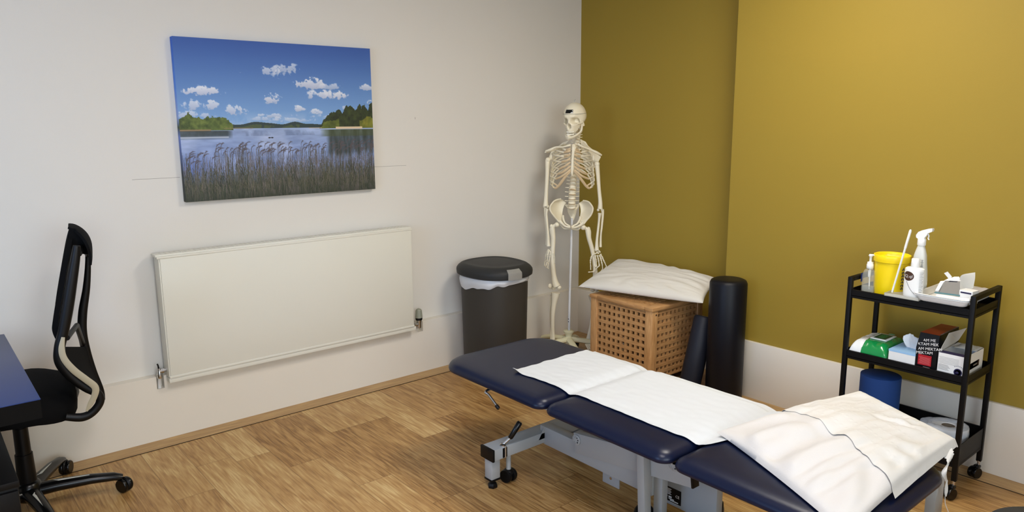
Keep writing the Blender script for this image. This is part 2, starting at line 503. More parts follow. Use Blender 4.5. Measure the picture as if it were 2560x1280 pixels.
b = MB(); b.ab((XL - .1, YN - .1, ZC), (.12, .1, ZC + .1)); struct(b, 'ceiling', CEIL)
# side wall with the window opening (out of frame on the left)
WY0, WY1, WZ0, WZ1 = -3.3, -1.2, 1.0, 2.25
b = MB()
b.ab((XL - .1, YN, 0), (XL, WY0, ZC)); b.ab((XL - .1, WY1, 0), (XL, .1, ZC))
b.ab((XL - .1, WY0, 0), (XL, WY1, WZ0)); b.ab((XL - .1, WY0, WZ1), (XL, WY1, ZC))
struct(b, 'wall_far_left', WHITE_WALL)
b = MB()
for yy in (WY0 + .03, (WY0 + WY1) / 2, WY1 - .03): b.ab((XL - .08, yy - .03, WZ0), (XL - .02, yy + .03, WZ1))
for zz in (WZ0 + .03, WZ1 - .03): b.ab((XL - .08, WY0, zz - .03), (XL - .02, WY1, zz + .03))
struct(b, 'window_1', WHITEP)

# boxing along the white wall with the two notches for the radiator pipes
nl0, nl1 = aty(392, 960, -DB).x, aty(411, 960, -DB).x
nr0, nr1 = aty(1044, 820, -DB).x, aty(1057, 815, -DB).x
zn = .262
b = MB()
for x0, x1 in ((XL, nl0), (nl1, nr0), (nr1, XRB)): b.ab((x0, -DB, 0), (x1, 0, HB))
for x0, x1 in ((nl0, nl1), (nr0, nr1)): b.ab((x0, -DB, 0), (x1, 0, zn))
for x0, x1 in ((nl0, nl1), (nr0, nr1)): b.ab((x0, -.004, zn), (x1, 0, HB))
struct(b, 'baseboard_left', TRIM_WHITE)
b = MB()
b.ab((XOB, YN, 0), (XO, YS - .0, HB), bev=.002)
b.ab((XRB, YS, 0), (XR, 0, HB), bev=.002)
struct(b, 'baseboard_right', TRIM_WHITE)

# pencil lines left on the wall beside the picture
pm = mat('pencil_mark', (120, 114, 104), .9)
b = MB()
b.ab((-2.963, -.0006, 1.2815), (-2.75, 0, 1.2828)); b.ab((-1.69, -.0006, 1.2845), (-1.467, 0, 1.2858)); b.ab((-1.395, -.0006, 1.555), (-1.393, 0, 1.567))
b.build('pencil_mark', pm, WL)

# ceiling light panels (out of frame above)
def lamp_panel(x, y, name='ceiling_light'):
    t = thing(name, (x, y, ZC), 'square recessed ceiling light panel above the room', 'light', 'ceiling light panels')
    f = MB(); w = .3
    for a, c in (((-w, -w), (w, -w + .02)), ((-w, w - .02), (w, w)), ((-w, -w), (-w + .02, w)), ((w - .02, -w), (w, w))):
        f.ab((x + a[0], y + a[1], ZC - .012), (x + c[0], y + c[1], ZC - .001))
    f.build('frame', WHITEP, t)
    return t
LAMPS = [(-1.3, -2.25, 31, (1.0, .94, .84)), (-3.1, -2.9, 26, (1.0, .94, .96))]
WIN = 66; WINC = (.38, .58, 1.0); WIN2 = 85; WIN2C = (.78, .90, 1.0); SKY = .15; EXPO = 0.28
# ================================================================== canvas picture of a lake
def smooth_arr(a, k):
    for _ in range(k):
        a = (a + np.roll(a, 1, 0) + np.roll(a, -1, 0) + np.roll(a, 1, 1) + np.roll(a, -1, 1)) / 5
    return a


def fbm(w, h, seed, base=4, octs=5, ax=1.0):
    rng = np.random.RandomState(seed); out = np.zeros((h, w)); amp = 1; tot = 0
    for o in range(octs):
        nx = int(base * 2 ** o * ax) + 2; ny = int(base * 2 ** o) + 2
        g = rng.rand(ny, nx)
        y = np.linspace(0, ny - 1.001, h); x = np.linspace(0, nx - 1.001, w)
        yi = y.astype(int); xi = x.astype(int); fy = (y - yi)[:, None]; fx = (x - xi)[None, :]
        fy = fy * fy * (3 - 2 * fy); fx = fx * fx * (3 - 2 * fx)
        v = g[yi][:, xi] * (1 - fy) * (1 - fx) + g[yi + 1][:, xi] * fy * (1 - fx) + g[yi][:, xi + 1] * (1 - fy) * fx + g[yi + 1][:, xi + 1] * fy * fx
        out += v * amp; tot += amp; amp *= .55
    return out / tot


def paint_lake(W, H):
    V, U = np.mgrid[0:H, 0:W].astype(float); U /= W - 1; V /= H - 1
    img = np.zeros((H, W, 3))
    def mixc(mask, c):
        m = np.clip(mask, 0, 1)[..., None]
        img[:] = img * (1 - m) + np.array(c, float) * m
    # sky
    t = np.clip(V / .54, 0, 1)[..., None]
    img[:] = np.array((44, 84, 158)) * (1 - t) ** 1.1 + np.array((128, 168, 214)) * (1 - (1 - t) ** 1.1)
    n1 = fbm(W, H, 3, 7, 6, 1.6); n2 = fbm(W, H, 5, 12, 5, 2.0); n3 = fbm(W, H, 8, 22, 5, 1.3); n4 = fbm(W, H, 9, 60, 3, 1.2)
    def cloud(u, v, ru, rv, k=1.0, seed=0):
        d = ((U - u) / ru) ** 2 + ((V - v) / (rv * np.where(V > v, .75, 1.1))) ** 2
        m = np.clip((.95 - d + (np.roll(n3, seed * 53, 1) - .5) * 5.2 + (np.roll(n4, seed * 31, 1) - .5) * 3.0) * 1.5, 0, 1) * np.clip((2.3 - d) * 1.2, 0, 1) * k
        sh = np.clip((V - v) / rv * .5 + .5, 0, 1)[..., None]
        c = np.array((226, 228, 236)) * (1 - sh) + np.array((172, 180, 204)) * sh
        m = m[..., None]; img[:] = img * (1 - m) + c * m
    for i, (u, v, ru, rv, k) in enumerate([(.46, .19, .05, .035, .75), (.545, .175, .045, .035, .7), (.5, .205, .04, .03, .6), (.66, .26, .08, .035, .95), (.76, .275, .05, .02, .7), (.71, .335, .07, .03, .9), (.79, .34, .055, .03, .95),
                                      (.975, .275, .035, .022, .85), (.12, .325, .075, .028, .95), (.445, .365, .045, .03, .95), (.05, .41, .05, .03, .8), (.13, .41, .06, .028, .85), (.25, .44, .07, .028, .8), (.06, .465, .09, .02, .7),
                                      (.58, .425, .028, .018, .9), (.665, .45, .035, .02, .85), (.46, .47, .09, .014, .7), (.42, .49, .08, .012, .6), (.985, .385, .02, .02, .7), (.86, .42, .04, .014, .6), (.3, .20, .01, .007, .4), (.55, .5, .12, .012, .5), (.7, .475, .05, .012, .5)]):
        cloud(u, v, ru, rv, k, i)
    mixc(np.clip((V - .44) / .1, 0, 1) * np.clip((n2 - .42) * 4, 0, 1) * .5, (196, 206, 224))
    # water
    hz = .548
    wm = (V > hz).astype(float); wv = np.clip((V - hz) / .42, 0, 1)[..., None]
    wc = np.array((150, 168, 204)) * (1 - wv) + np.array((92, 116, 176)) * wv
    rip = fbm(W, H, 11, 10, 6, .5); rip = (rip - .5)[..., None] * 46
    rf = fbm(W, H, 12, 4, 4, 1.2)
    wc = wc + rip + np.clip((rf - .5) * 3, 0, 1)[..., None] * np.array((50, 42, 30))
    wc = wc + np.clip((.3 - U) / .3, 0, 1)[..., None] * np.clip((V - .7) / .2, 0, 1)[..., None] * np.array((-10, -6, 24))
    wc = wc + (fbm(W, H, 14, 60, 3, .3)[..., None] - .5) * 30
    img[:] = img * (1 - wm[..., None]) + wc * wm[..., None]
    # far hills
    prof = .527 - .018 * np.exp(-((U - .37) / .07) ** 2) - .016 * np.exp(-((U - .56) / .05) ** 2) - .006 * np.sin(U * 60) * .3
    mixc(((V > prof) & (V < .549) & (U > .2) & (U < .72)).astype(float), (44, 60, 62))
    mixc(((V > prof + .016) & (V < .549) & (U > .2) & (U < .72)).astype(float) * (n2 > .5), (70, 84, 58))
    # banks of trees
    leaf = fbm(W, H, 21, 40, 3, 1.4)
    def trees(top, u0, u1, dark, light, foot=.555):
        m = ((V > top) & (V < foot) & (U > u0) & (U < u1)).astype(float)
        c = np.array(dark) * (1 - leaf[..., None]) + np.array(light) * leaf[..., None]
        c = c * (.75 + .5 * n2[..., None])
        img[:] = img * (1 - m[..., None]) + c * m[..., None]
    bump = (n1 - .5) * .05 + (n3 - .5) * .05 + (n4 - .5) * .02
    tl = .485 - .02 * np.sin(np.clip(U, 0, .25) * 30) - .018 * np.exp(-((U - .16) / .035) ** 2) + .09 * np.clip((U - .19) / .06, 0, 1) ** 2 + bump
    trees(tl, -.1, .245, (44, 62, 26), (122, 134, 62), .56)
    mixc(((V > .553) & (V < .566) & (U < .14)).astype(float) * .8, (150, 122, 92))
    spk = np.abs(np.sin(U * 83 + 2 * n1)) * .03 + np.abs(np.sin(U * 41 + 1)) * .03
    tr = .46 + (n3 - .5) * .06 + (n4 - .5) * .03 - .055 * smooth_arr((n1 - .5) * 4, 1) * .5 - spk * np.clip((U - .72) * 8, 0, 1) + .1 * np.clip((.74 - U) / .06, 0, 1) ** 1.3 - .03 * np.clip((U - .8) * 4, 0, 1)
    trees(tr, .675, 1.1, (20, 30, 16), (66, 78, 34), .556)
    lg = (.5 + .06 * np.clip((.735 - U) / .06, 0, 1)) + bump
    trees(lg, .68, .80, (66, 80, 26), (120, 126, 48), .556)
    trees(.475 + np.abs(U - .965) * .6 + bump, .92, 1.1, (76, 84, 26), (138, 132, 44), .556)
    mixc(((V > .545) & (V < .56) & (U > .78) & (U < .935)).astype(float), (214, 190, 156))
    mixc(((V > .549) & (V < .554) & (U > .63) & (U < .7)).astype(float) * .8, (196, 178, 150))
    mixc(((V > .546) & (V < .551) & (U > .2) & (U < .34)).astype(float) * .5, (150, 122, 96))
    # reflections
    mixc((np.clip((.62 - V) / .03, 0, 1) * (V > .562) * (U < .24) * np.clip((.245 - U) / .03, 0, 1) * .85) * (.6 + .5 * n2), (34, 44, 40))
    mixc(((V > .6) & (V < .608) & (U < .22)).astype(float) * .8, (188, 196, 210))
    st = np.clip(.5 + 2.2 * (fbm(W, H, 15, 6, 4, 9.0) - .5), 0, 1)
    mixc((V > .565) * np.clip((.74 + .05 * st - V) / .06, 0, 1) * np.clip((U - .72) / .03, 0, 1) * (.5 + .5 * st) * .85, (34, 42, 34))
    mixc((V > .563) * (V < .61) * np.clip((U - .69) / .03, 0, 1) * .5, (70, 80, 40))
    mixc((V > .562) * (V < .6) * (U > .25) * (U < .7) * np.clip((n2 - .5) * 5, 0, 1) * .5, (96, 112, 146))
    for du in (.42, .433): mixc((((U - du) / .007) ** 2 + ((V - .612) / .004) ** 2 < 1).astype(float), (26, 26, 30))
    # reeds
    rng = random.Random(5)
    def stroke(x, y, x2, y2, wd, col, a=.8):
        n = int(max(abs(x2 - x) * W, abs(y2 - y) * H)) + 1
        for k in range(n + 1):
            t = k / n; px = int((x + (x2 - x) * t) * (W - 1)); py = int((y + (y2 - y) * t) * (H - 1)); r = wd
            if 0 <= py < H:
                a0, a1 = max(0, px - r), min(W, px + r + 1)
                if a1 > a0: img[py, a0:a1] = img[py, a0:a1] * (1 - a) + np.array(col) * a
    low = np.clip((V - .81 - .05 * (n1 - .5) + .0 * U) / .09, 0, 1)
    grass = fbm(W, H, 31, 30, 3, 3.0)
    m = (low * .93)[..., None]; c = np.array((26, 34, 22)) * (1 - grass[..., None]) + np.array((80, 88, 60)) * grass[..., None]
    img[:] = img * (1 - m) + c * m
    mixc(np.clip((V - .72) / .1, 0, 1) * np.clip((U - .15) / .3, 0, 1) * np.clip((grass - .45) * 5, 0, 1) * .6, (96, 88, 92))
    for k in range(900):
        x = rng.random(); top = .69 + .12 * rng.random() + .03 * sin(x * 17)
        bot = top + .12 + .2 * rng.random(); c = rng.choice([(70, 68, 66), (112, 104, 102), (128, 112, 110), (58, 62, 50), (92, 86, 78)])
        stroke(x, bot, x + (rng.random() - .35) * .03, top, 0, c, .6)
    for k in range(150):
        x = rng.random() ** .85; top = .635 + .07 * rng.random() + (.05 if x < .15 else 0)
        lean = .012 + .02 * rng.random(); bt = top + .2 + .1 * rng.random()
        stroke(x - lean * .6, bt, x, top + .02, 0, (74, 70, 68), .75)
        for q in range(7):
            t = q / 7; stroke(x - .002 + t * .004, top + .026 - t * .022, x + lean * (.5 + t * .6), top + .012 + t * .006 - .016, 0, (82, 74, 78), .7)
    for k in range(1100):
        x = rng.random(); y = .84 + .17 * rng.random(); L = .04 + .06 * rng.random()
        c = rng.choice([(26, 32, 22), (62, 68, 44), (84, 84, 62), (104, 98, 80), (40, 50, 36)])
        stroke(x, y, x + (rng.random() - .5) * .04, y - L, 0, c, .7)
    mixc(np.clip((V - .93) / .08, 0, 1) * .45, (30, 38, 26))
    return np.clip(img, 0, 255) / 255


def canvas_picture():
    x0, x1, z0, z1, yf = -2.742, -1.70, 1.162, 1.942, -.036
    root = thing('canvas_picture', ((x0 + x1) / 2, -.018, z0), 'frameless canvas photo print of a blue lake with reeds, clouds and trees on white wall', 'picture')
    W, H = 620, 464
    img = paint_lake(W, H)
    img = np.where(img <= .04045, img / 12.92, ((img + .055) / 1.055) ** 2.4)
    xs = np.linspace(x0, x1, W); zs = np.linspace(z1, z0, H)
    X, Z = np.meshgrid(xs, zs); co = np.stack([X, np.full_like(X, yf), Z], -1).reshape(-1, 3) - np.array(ROOT[root])
    idx = np.arange(W * H).reshape(H, W)
    q = np.stack([idx[:-1, :-1], idx[1:, :-1], idx[1:, 1:], idx[:-1, 1:]], -1).reshape(-1, 4)
    me = bpy.data.meshes.new('print')
    me.vertices.add(W * H); me.vertices.foreach_set('co', co.astype(np.float32).ravel())
    me.loops.add(q.size); me.loops.foreach_set('vertex_index', q.ravel().astype(np.int32))
    me.polygons.add(len(q)); me.polygons.foreach_set('loop_start', np.arange(0, q.size, 4, dtype=np.int32))
    me.update(calc_edges=True)
    ca = me.color_attributes.new('print', 'FLOAT_COLOR', 'POINT')
    ca.data.foreach_set('color', np.concatenate([img.reshape(-1, 3), np.ones((W * H, 1))], 1).astype(np.float32).ravel())
    me.materials.append(attr_mat('lake_print', 'print', .55, .15, 700))
    o = bpy.data.objects.new('print', me); COL.objects.link(o); o.parent = root
    # stretched canvas body: the sides carry the wrapped print
    b = MB(); b.ab((x0, yf + .0004, z0), (x1, -.0005, z1), bev=.003)
    sm = bpy.data.materials.new('canvas_wrapped_edge'); sm.use_nodes = True; nt = sm.node_tree; bs = nt.nodes['Principled BSDF']; bs.inputs['Roughness'].default_value = .7
    tc = nt.nodes.new('ShaderNodeTexCoord'); sp = nt.nodes.new('ShaderNodeSeparateXYZ'); nt.links.new(tc.outputs['Object'], sp.inputs[0])
    cr = nt.nodes.new('ShaderNodeValToRGB'); e = cr.color_ramp.elements; mr = nt.nodes.new('ShaderNodeMapRange'); mr.inputs['From Max'].default_value = z1 - z0
    nt.links.new(sp.outputs[2], mr.inputs[0]); nt.links.new(mr.outputs[0], cr.inputs[0]); nt.links.new(cr.outputs[0], bs.inputs[0])
    e[0].position = 0; e[0].color = (*lin((40, 44, 36)), 1); e[1].position = 1; e[1].color = (*lin((46, 96, 190)), 1)
    for p, c in ((.18, (52, 58, 60)), (.4, (110, 130, 190)), (.46, (60, 74, 40)), (.52, (150, 170, 214)), (.7, (84, 134, 214))):
        q_ = e.new(p); q_.color = (*lin(c), 1)
    b.build('canvas_wrap', sm, root)


canvas_picture()


# ================================================================== radiator
def radiator():
    x0, x1, z0, z1 = -2.921, -1.513, .326, .931
    yf = -.112
    root = thing('radiator', ((x0 + x1) / 2, -.06, z0), 'long white flat-fronted panel radiator on the white wall below the lake picture', 'radiator')
    b = MB(); b.ab((x0 + .018, yf, z0 + .004), (x1 - .004, yf + .028, z1 - .018), bev=.003); b.build('front_panel', RADW, root)
    for xa, xb in ((x0 + .012, x0 + .02), (x1 - .006, x1)):
        b = MB(); b.ab((xa, yf + .004, z0), (xb, -.03, z1 - .01), bev=.002); b.build('side_panel', RADW, root)
    b = MB()
    b.ab((x0 + .004, yf - .002, z1 - .02), (x1 + .002, yf + .01, z1 - .008), bev=.003)
    b.ab((x0, yf + .008, z1 - .012), (x1 + .002, -.03, z1), bev=.003)
    for k in range(60):
        x = x0 + .03 + k * (x1 - x0 - .06) / 59; b.ab((x, yf + .02, z1 - .002), (x + .004, -.04, z1 + .0015))
    b.build('top_grille', RADW, root)
    b = MB(); b.ab((x0 + .014, yf - .002, z0 - .004), (x1, yf + .006, z0 + .008), bev=.002); b.ab((x0 + .03, yf + .03, z0), (x1 - .02, -.035, z0 + .57)); b.build('rear_panel', RADW, root)
    for x in (x0 + .2, x1 - .2):
        b = MB(); b.ab((x, -.035, z0 + .1), (x + .04, -.001, z0 + .5)); b.build('wall_bracket', RADW, root)
    b = MB(); b.ab((x0 + .012, yf + .004, .2985), (x1 + .014, -.056, z0 - .0045), bev=.0015); b.build('bottom_rail', RADW, root)
    # lockshield valve on the left
    cx = aty(402, 945, -.075).x; cz = .355
    b = MB()
    b.lathe([(.012, 0), (.014, .004), (.014, .02), (.011, .03), (.009, .05)], (cx, -.06, cz - .035))
    b.lathe([(.013, 0), (.013, .02), (.009, .022), (.009, .03), (.013, .031), (.013, .045)], (cx, -.06, cz), axis=(1, 0, 0), seg=6)
    b.build('lockshield_valve', CHROME, root)
    b = MB(); b.tube([(cx - .002, -.06, cz + .014), (cx - .004, -.062, cz + .03), (cx - .007, -.062, cz + .038)], [.004, .0035, .004]); b.build('valve_spindle', BLACKP, root)
    b = MB(); b.tube([(cx, -.035, .262), (cx, -.04, .30), (cx, -.058, cz - .03)], .0085); b.build('supply_pipe', WHITEP, root)
    # thermostatic valve on the right
    cx = aty(1048, 800, -.075).x; cz = aty(1048, 808, -.075).z
    v = MB(); v.lathe([(.012, -.03), (.014, -.02), (.014, 0), (.017, .012), (.017, .03)], (cx, -.072, cz)); v.lathe([(.012, 0), (.012, .03)], (cx - .03, -.072, cz - .005), axis=(1, 0, 0), seg=6)
    tv = v.build('thermostatic_valve', CHROME, root)
    v = MB(); v.lathe([(.02, .02), (.0215, .028), (.0215, .034), (.017, .036)], (cx, -.072, cz)); v.build('collar', BLACKP, tv)
    v = MB()
    v.lathe([(.0205, .034), (.0205, .04), (.0165, .082), (.014, .088), (.006, .089), (.0055, .093), (0, .093)], (cx, -.072, cz), seg=32)
    for k in range(16):
        a = 2 * pi * k / 16
        v.bar((cx + .0215 * cos(a), -.072 + .0215 * sin(a), cz + .038), (cx + .0175 * cos(a), -.072 + .0175 * sin(a), cz + .082), .0045, .003)
    v.build('valve_head', STEELG, tv)
    b = MB(); b.tube([(cx, -.03, .262), (cx, -.04, .285), (cx, -.07, cz - .02)], .008); b.build('supply_pipe', CHROME, root)


radiator()


# ================================================================== waste bin with its liner
def waste_bin():
    cx, cy = -1.046, -.290
    root = thing('waste_bin', (cx, cy, 0), 'dark grey oval plastic bin with dark lid in front of the white wall', 'bin')
    def dring(a, b, z, n=56, back=.62):
        P = []
        for k in range(n):
            t = 2 * pi * k / n; x = cos(t); y = sin(t); e = .82
            x = math.copysign(abs(x) ** e, x); yy = math.copysign(abs(y) ** e, y)
            if yy > 0: yy = yy * back / max(back, 1e-3) * back + yy * (1 - back) * .55
            P.append(Vector((cx + x * a, cy + yy * b, z)))
        return P
    A, B = .186, .225
    pr = [(.90, .02), (.93, 0.0), (.94, .01), (.955, .15), (.975, .35), (1.0, .56), (1.0, .60), (.97, .60), (.95, .56)]
    b = MB(); b.rings([dring(A * s, B * s, z) for s, z in pr[1:]], True, True); b.build('body', BINB, root)
    b = MB(); b.rings([dring(A * s, B * s, z) for s, z in ((.99, .60), (1.0, .625), (.96, .635))]); b.build('inner_rim', BINL, root)
    # lid: overhanging lip, bevelled shoulder, sunken middle
    L = [(1.08, .618), (1.13, .626), (1.14, .645), (1.13, .658), (1.08, .672), (1.0, .684), (.93, .689), (.89, .690), (.85, .687), (.6, .691), (.3, .693), (.05, .693)]
    b = MB(); b.rings([dring(A * s, B * s, z) for s, z in L]); lid = b.build('lid', BINL, root, smooth=30)
    p = aty(1286, 668, cy - B * 1.1)
    b = MB(); g = []
    def clip(u, v):
        a = radians(-108 + 20 * u); k = 1.165 if v < .6 else 1.165 - .30 * (v - .6)
        x = math.copysign(abs(cos(a)) ** .82, cos(a)); y = math.copysign(abs(sin(a)) ** .82, sin(a))
        return (cx + x * A * k, cy + y * B * k, .620 + .040 * min(1, v / .6) + .05 * max(0, v - .6))
    b.grid(clip, 8, 8, .004); b.build('release_clip', mat('grey_bin_clip', (142, 140, 134), .35), lid)
    # liner folded over the rim
    ln = MB()
    def bag(u, v):
        a = radians(150 + 215 * u); e = .82
        x = cos(a); y = sin(a); x = math.copysign(abs(x) ** e, x); yy = math.copysign(abs(y) ** e, y)
        if yy > 0: yy *= .8
        f = sin(pi * min(1, max(0, u)))
        wv = nz(u * 9, v * 2, 3) * .006 + .005 * sin(v * 7 + u * 25)
        drop = .022 + .030 * smoothstep(.62, .1, u) + .010 * nz(u * 14, 0, 5) + .012 * exp(-((u - .1) / .05) ** 2)
        s = 1.02 + .035 * sin(pi * v) * (.5 + .7 * smoothstep(.7, .1, u)) + wv
        return (cx + x * A * s, cy + yy * B * s, .618 - drop * v * 1.25)
    ln.grid(bag, 110, 10, .0015)
    o = ln.build('bin_liner', BAG, None, loc=(cx, cy, .55)); tag(o, 'crumpled white plastic liner folded over the rim of the grey bin', 'bin liner')


waste_bin()
# ================================================================== skeleton on its stand
def skeleton():
    S0 = Vector((-.475, -.375, 0)); fwd = Vector((CF.x, CF.y, 0)).normalized(); right = Vector((fwd.y, -fwd.x, 0))
    up = Vector((0, 0, 1))
    def pl(px, py, d=0.0):      # traced joint on an upright plane through the stand, d metres towards the viewer
        return atplane(px, py, S0 - fwd * d, fwd)
    def A(x, y, d=0): return pl(1300 + x / 3.458, 230 + y / 3.458, d)
    def B(x, y, d=0): return pl(1300 + x / 3.2, 480 + y / 3.2, d)
    def C(x, y, d=0): return pl(1340 + x / 10.67, 600 + y / 10.67, d)
    hub = B(390, 1118, 0); base = Vector((hub.x, hub.y, 0))
    root = thing('skeleton_model', base, 'life-size ivory plastic anatomical skeleton hanging on a pole stand in the corner', 'skeleton')

    # ---- skull
    hc = pl(1435, 296, .02)
    yaw = radians(29); tilt = radians(6)
    R3 = Matrix((right, -fwd, up)).transposed()          # local x right, y towards viewer, z up
    Rh = R3 @ Matrix.Rotation(yaw, 3, 'Z') @ Matrix.Rotation(radians(-4), 3, 'X')
    def H(p): return hc + Rh @ Vector((p[0], p[1], p[2] * 1.12))
    def g(x, z, cx, cz, sx, sz): return exp(-((x - cx) / sx) ** 2 - ((z - cz) / sz) ** 2)
    b = MB(); nu, nv = 220, 170; ringsL = []
    for j in range(nv + 1):
        ph = pi * j / nv; row = []
        for i in range(nu):
            th = 2 * pi * i / nu
            d = Vector((sin(ph) * sin(th), sin(ph) * cos(th), cos(ph)))
            x = d.x * .071; y = d.y * .092 - .012; z = d.z * .076 + .012
            # back of the skull bulges, base is flatter
            if d.z < 0:
                z = d.z * .060 + .012; k = -d.z
                if d.y < 0: y *= 1 - .15 * k
            f = max(0, d.y)
            fr = smoothstep(.2, .75, d.y)
            if d.z < .15:                                 # the face drops below the brain case
                k = smoothstep(.15, -.9, d.z) * smoothstep(-.05, .5, d.y)
                z -= .048 * k; x *= 1 - .30 * k; y += .012 * k
            # temples
            tside = smoothstep(.55, .95, abs(d.x))
            x -= math.copysign(.010, d.x) * g(y, z, .045, .0, .03, .028) * smoothstep(.02, .05, abs(x))
            if y > .0:
                ax = abs(x)
                # brow, cheek, maxilla
                y += .006 * g(ax, z, .022, .012, .02, .007) * fr
                y += .004 * g(ax, z, .040, -.030, .012, .008) * fr
                x += math.copysign(.010, d.x) * g(ax, z, .05, -.024, .02, .008) * smoothstep(-.01, .04, y)
                y -= .050 * min(1, 4.0 * g(ax, z, .031, -.011, .0118, .0102)) * fr        # orbits
                y -= .034 * min(1, 2.4 * g(ax, z, 0, -.040, .0068, .0085)) * fr      # nose opening
                y += .008 * g(ax, z, 0, -.018, .005, .010) * fr                             # nasal bone
                y += .010 * g(ax, z, 0, -.066, .022, .010) * fr
                y -= .012 * g(ax, z, .040, -.058, .010, .014) * fr                           # hollow below the cheek
            row.append(H((x, y, z)))
        ringsL.append(row)
    b.rings(ringsL, False, False); cr = b.build('cranium', BONE, root, smooth=70)
    # cut line of the removable cap
    b = MB(); P = []
    for k in range(72):
        th = 2 * pi * k / 72; s = sqrt(1 - ((.027 - .012) / .076) ** 2)
        P.append(H((sin(th) * .0712 * s, cos(th) * .0925 * s - .012, .027)))
    b.tube(P, .0008, seg=6, closed=True); b.build('cap_cut_line', INK, cr)
    def headface(a0, a1, z0, z1, off, n=12):
        def f(u, v):
            th = a0 + (a1 - a0) * u; z = z0 + (z1 - z0) * v; s = sqrt(max(0, 1 - ((z - .012) / .076) ** 2))
            return H((sin(th) * (.071 * s + off), cos(th) * (.092 * s + off) - .012, z))
        return f
    b = MB(); b.grid(headface(radians(-22), radians(22), .033, .052, .0016), 14, 4, .001); lb = b.build('number_label', BLACKP, cr)
    b = MB(); f = headface(radians(-22), radians(22), .033, .052, .0022)
    b.add([f(.82, .05), f(.99, .05), f(.93, .9), f(.70, .05)], [(0, 1, 2, 3)]); b.build('label_mark', WHITEP, lb)
    # zygomatic arches, jaw, teeth
    b = MB()
    for s in (-1, 1):
        b = MB()
        b.tube([H(p) for p in catmull([(s * .042, .050, -.026), (s * .054, .038, -.026), (s * .061, .018, -.024), (s * .060, 0, -.021), (s * .056, -.012, -.040)], 4)], lerpl([.0042, .0042, .0042, .006, .011], 4), seg=8)
        b.build('cheekbone_arch', BONE, cr)
    b = MB(); P = []
    for s in (-1, 1):
        pts = [(s * .056, .004, -.022), (s * .055, .004, -.045), (s * .051, .012, -.072), (s * .040, .040, -.088), (s * .026, .064, -.098), (s * .010, .078, -.103), (0, .080, -.104)]
        b.tube([H(p) for p in catmull(pts, 4)], lerpl([.006, .012, .0145, .0135, .0135, .0135, .0135], 4), seg=10, flat=.6, up=(right))
    b.ball(H((0, .078, -.104)), .012, (1.1, .8, .9)); b.ball(H((.0, .070, -.094)), .012, (1.9, .8, .9))
    jw = b.build('jaw', BONE, root)
    b = MB()
    for zz, sg in ((-.071, 1), (-.084, -1)):
        for k in range(14):
            a = radians(-78 + 156 * (k / 13)); w = .0034 if 4 <= k <= 9 else .004
            b.ball(H((sin(a) * .0235, .056 + cos(a) * .026, zz)), w, (1, .8, 1.7 if 4 <= k <= 9 else 1.3), seg=8)
    b.build('teeth', mat('tooth_white', (240, 234, 216), .35), cr)
    b = MB(); b.tube([H((0, -.012, .086)), H((0, -.012, .10))], .0022, seg=8); b.tube([H((.0, -.012, .096)), H((.006, -.012, .105))], .0015, seg=6); b.build('hanging_hook', CHROME, cr)

    # ---- spine
    sp = [pl(1444, 322, -.02), pl(1446, 338, -.03), pl(1443, 352, -.035), pl(1436, 372, -.05), pl(1434, 400, -.07), pl(1433, 430, -.065), pl(1433, 455, -.03), pl(1431, 480, .0), pl(1430, 505, .0), A(450, 1000, -.01)]
    path = catmull(sp, 20); L = [0]
    for i in range(1, len(path)): L.append(L[-1] + (path[i] - path[i - 1]).length)
    def at(s):
        s = s * L[-1]
        for i in range(1, len(path)):
            if L[i] >= s:
                t = (s - L[i - 1]) / max(1e-9, L[i] - L[i - 1]); return path[i - 1].lerp(path[i], t), (path[i] - path[i - 1]).normalized()
        return path[-1], (path[-1] - path[-2]).normalized()
    b = MB(); bd = MB(); nvt = 24; acc = 0; W = [.8 if k < 7 else (.95 + .02 * (k - 7) if k < 19 else 1.35) for k in range(nvt)]; T = sum(W)
    SPN = []
    for k in range(nvt):
        s0 = acc / T; acc += W[k]; s1 = acc / T; c, t = at((s0 + s1) / 2); h = (s1 - s0) * L[-1]
        r = .0125 + .0009 * k if k < 7 else (.0155 + .0006 * (k - 7) if k < 19 else .0245)
        SPN.append((c, r))
        b.lathe([(r * .95, -h * .42), (r * 1.02, -h * .36), (r * .82, 0), (r * 1.02, h * .36), (r * .95, h * .42)], c, axis=t, seg=16)
        bd.lathe([(r * .9, h * .42), (r * .9, h * .58)], c, axis=t, seg=14)
        pw = r * 1.9
        for s in (-1, 1):
            b.tube([c - fwd * (-.012), c + right * s * pw + fwd * .016 + up * .004], [.004, .0022], seg=6)
        b.tube([c + fwd * .012, c + fwd * (.034 + .008 * (k > 18)) - up * .012], [.005, .0028], seg=6)
    sv = b.build('spine', BONE, root); bd.build('spinal_disc', CARTIL, sv)

    # ---- sternum, ribs
    dS = .085
    b = MB(); st = [(465, 455), (466, 480), (460, 515), (455, 570), (453, 620), (452, 665), (450, 700), (450, 725)]
    b.tube([A(x, y, dS - .02 * (y < 480) + .005) for x, y in st], [.0105, .0135, .0085, .0075, .0078, .0088, .0065, .002], seg=14, flat=.45, up=fwd)
    b.ball(A(465, 478, dS - .01), .011, (1, 1, .7)); b.build('sternum', BONE, root)
    ribm = MB(); cart = MB()
    cxA = 452
    # per rib: spine y, lateral half width, lateral y, front end half width, front y, sternum y
    RB = [(452, 95, 478, 55, 505, 490), (468, 140, 505, 72, 524, 508), (490, 158, 545, 72, 560, 540), (515, 168, 590, 95, 606, 575), (540, 176, 640, 112, 666, 608), (565, 182, 685, 130, 712, 640),
          (590, 186, 725, 144, 752, 672), (615, 187, 762, 158, 790, 0), (640, 184, 795, 166, 815, 0), (665, 172, 815, 158, 828, 0)]
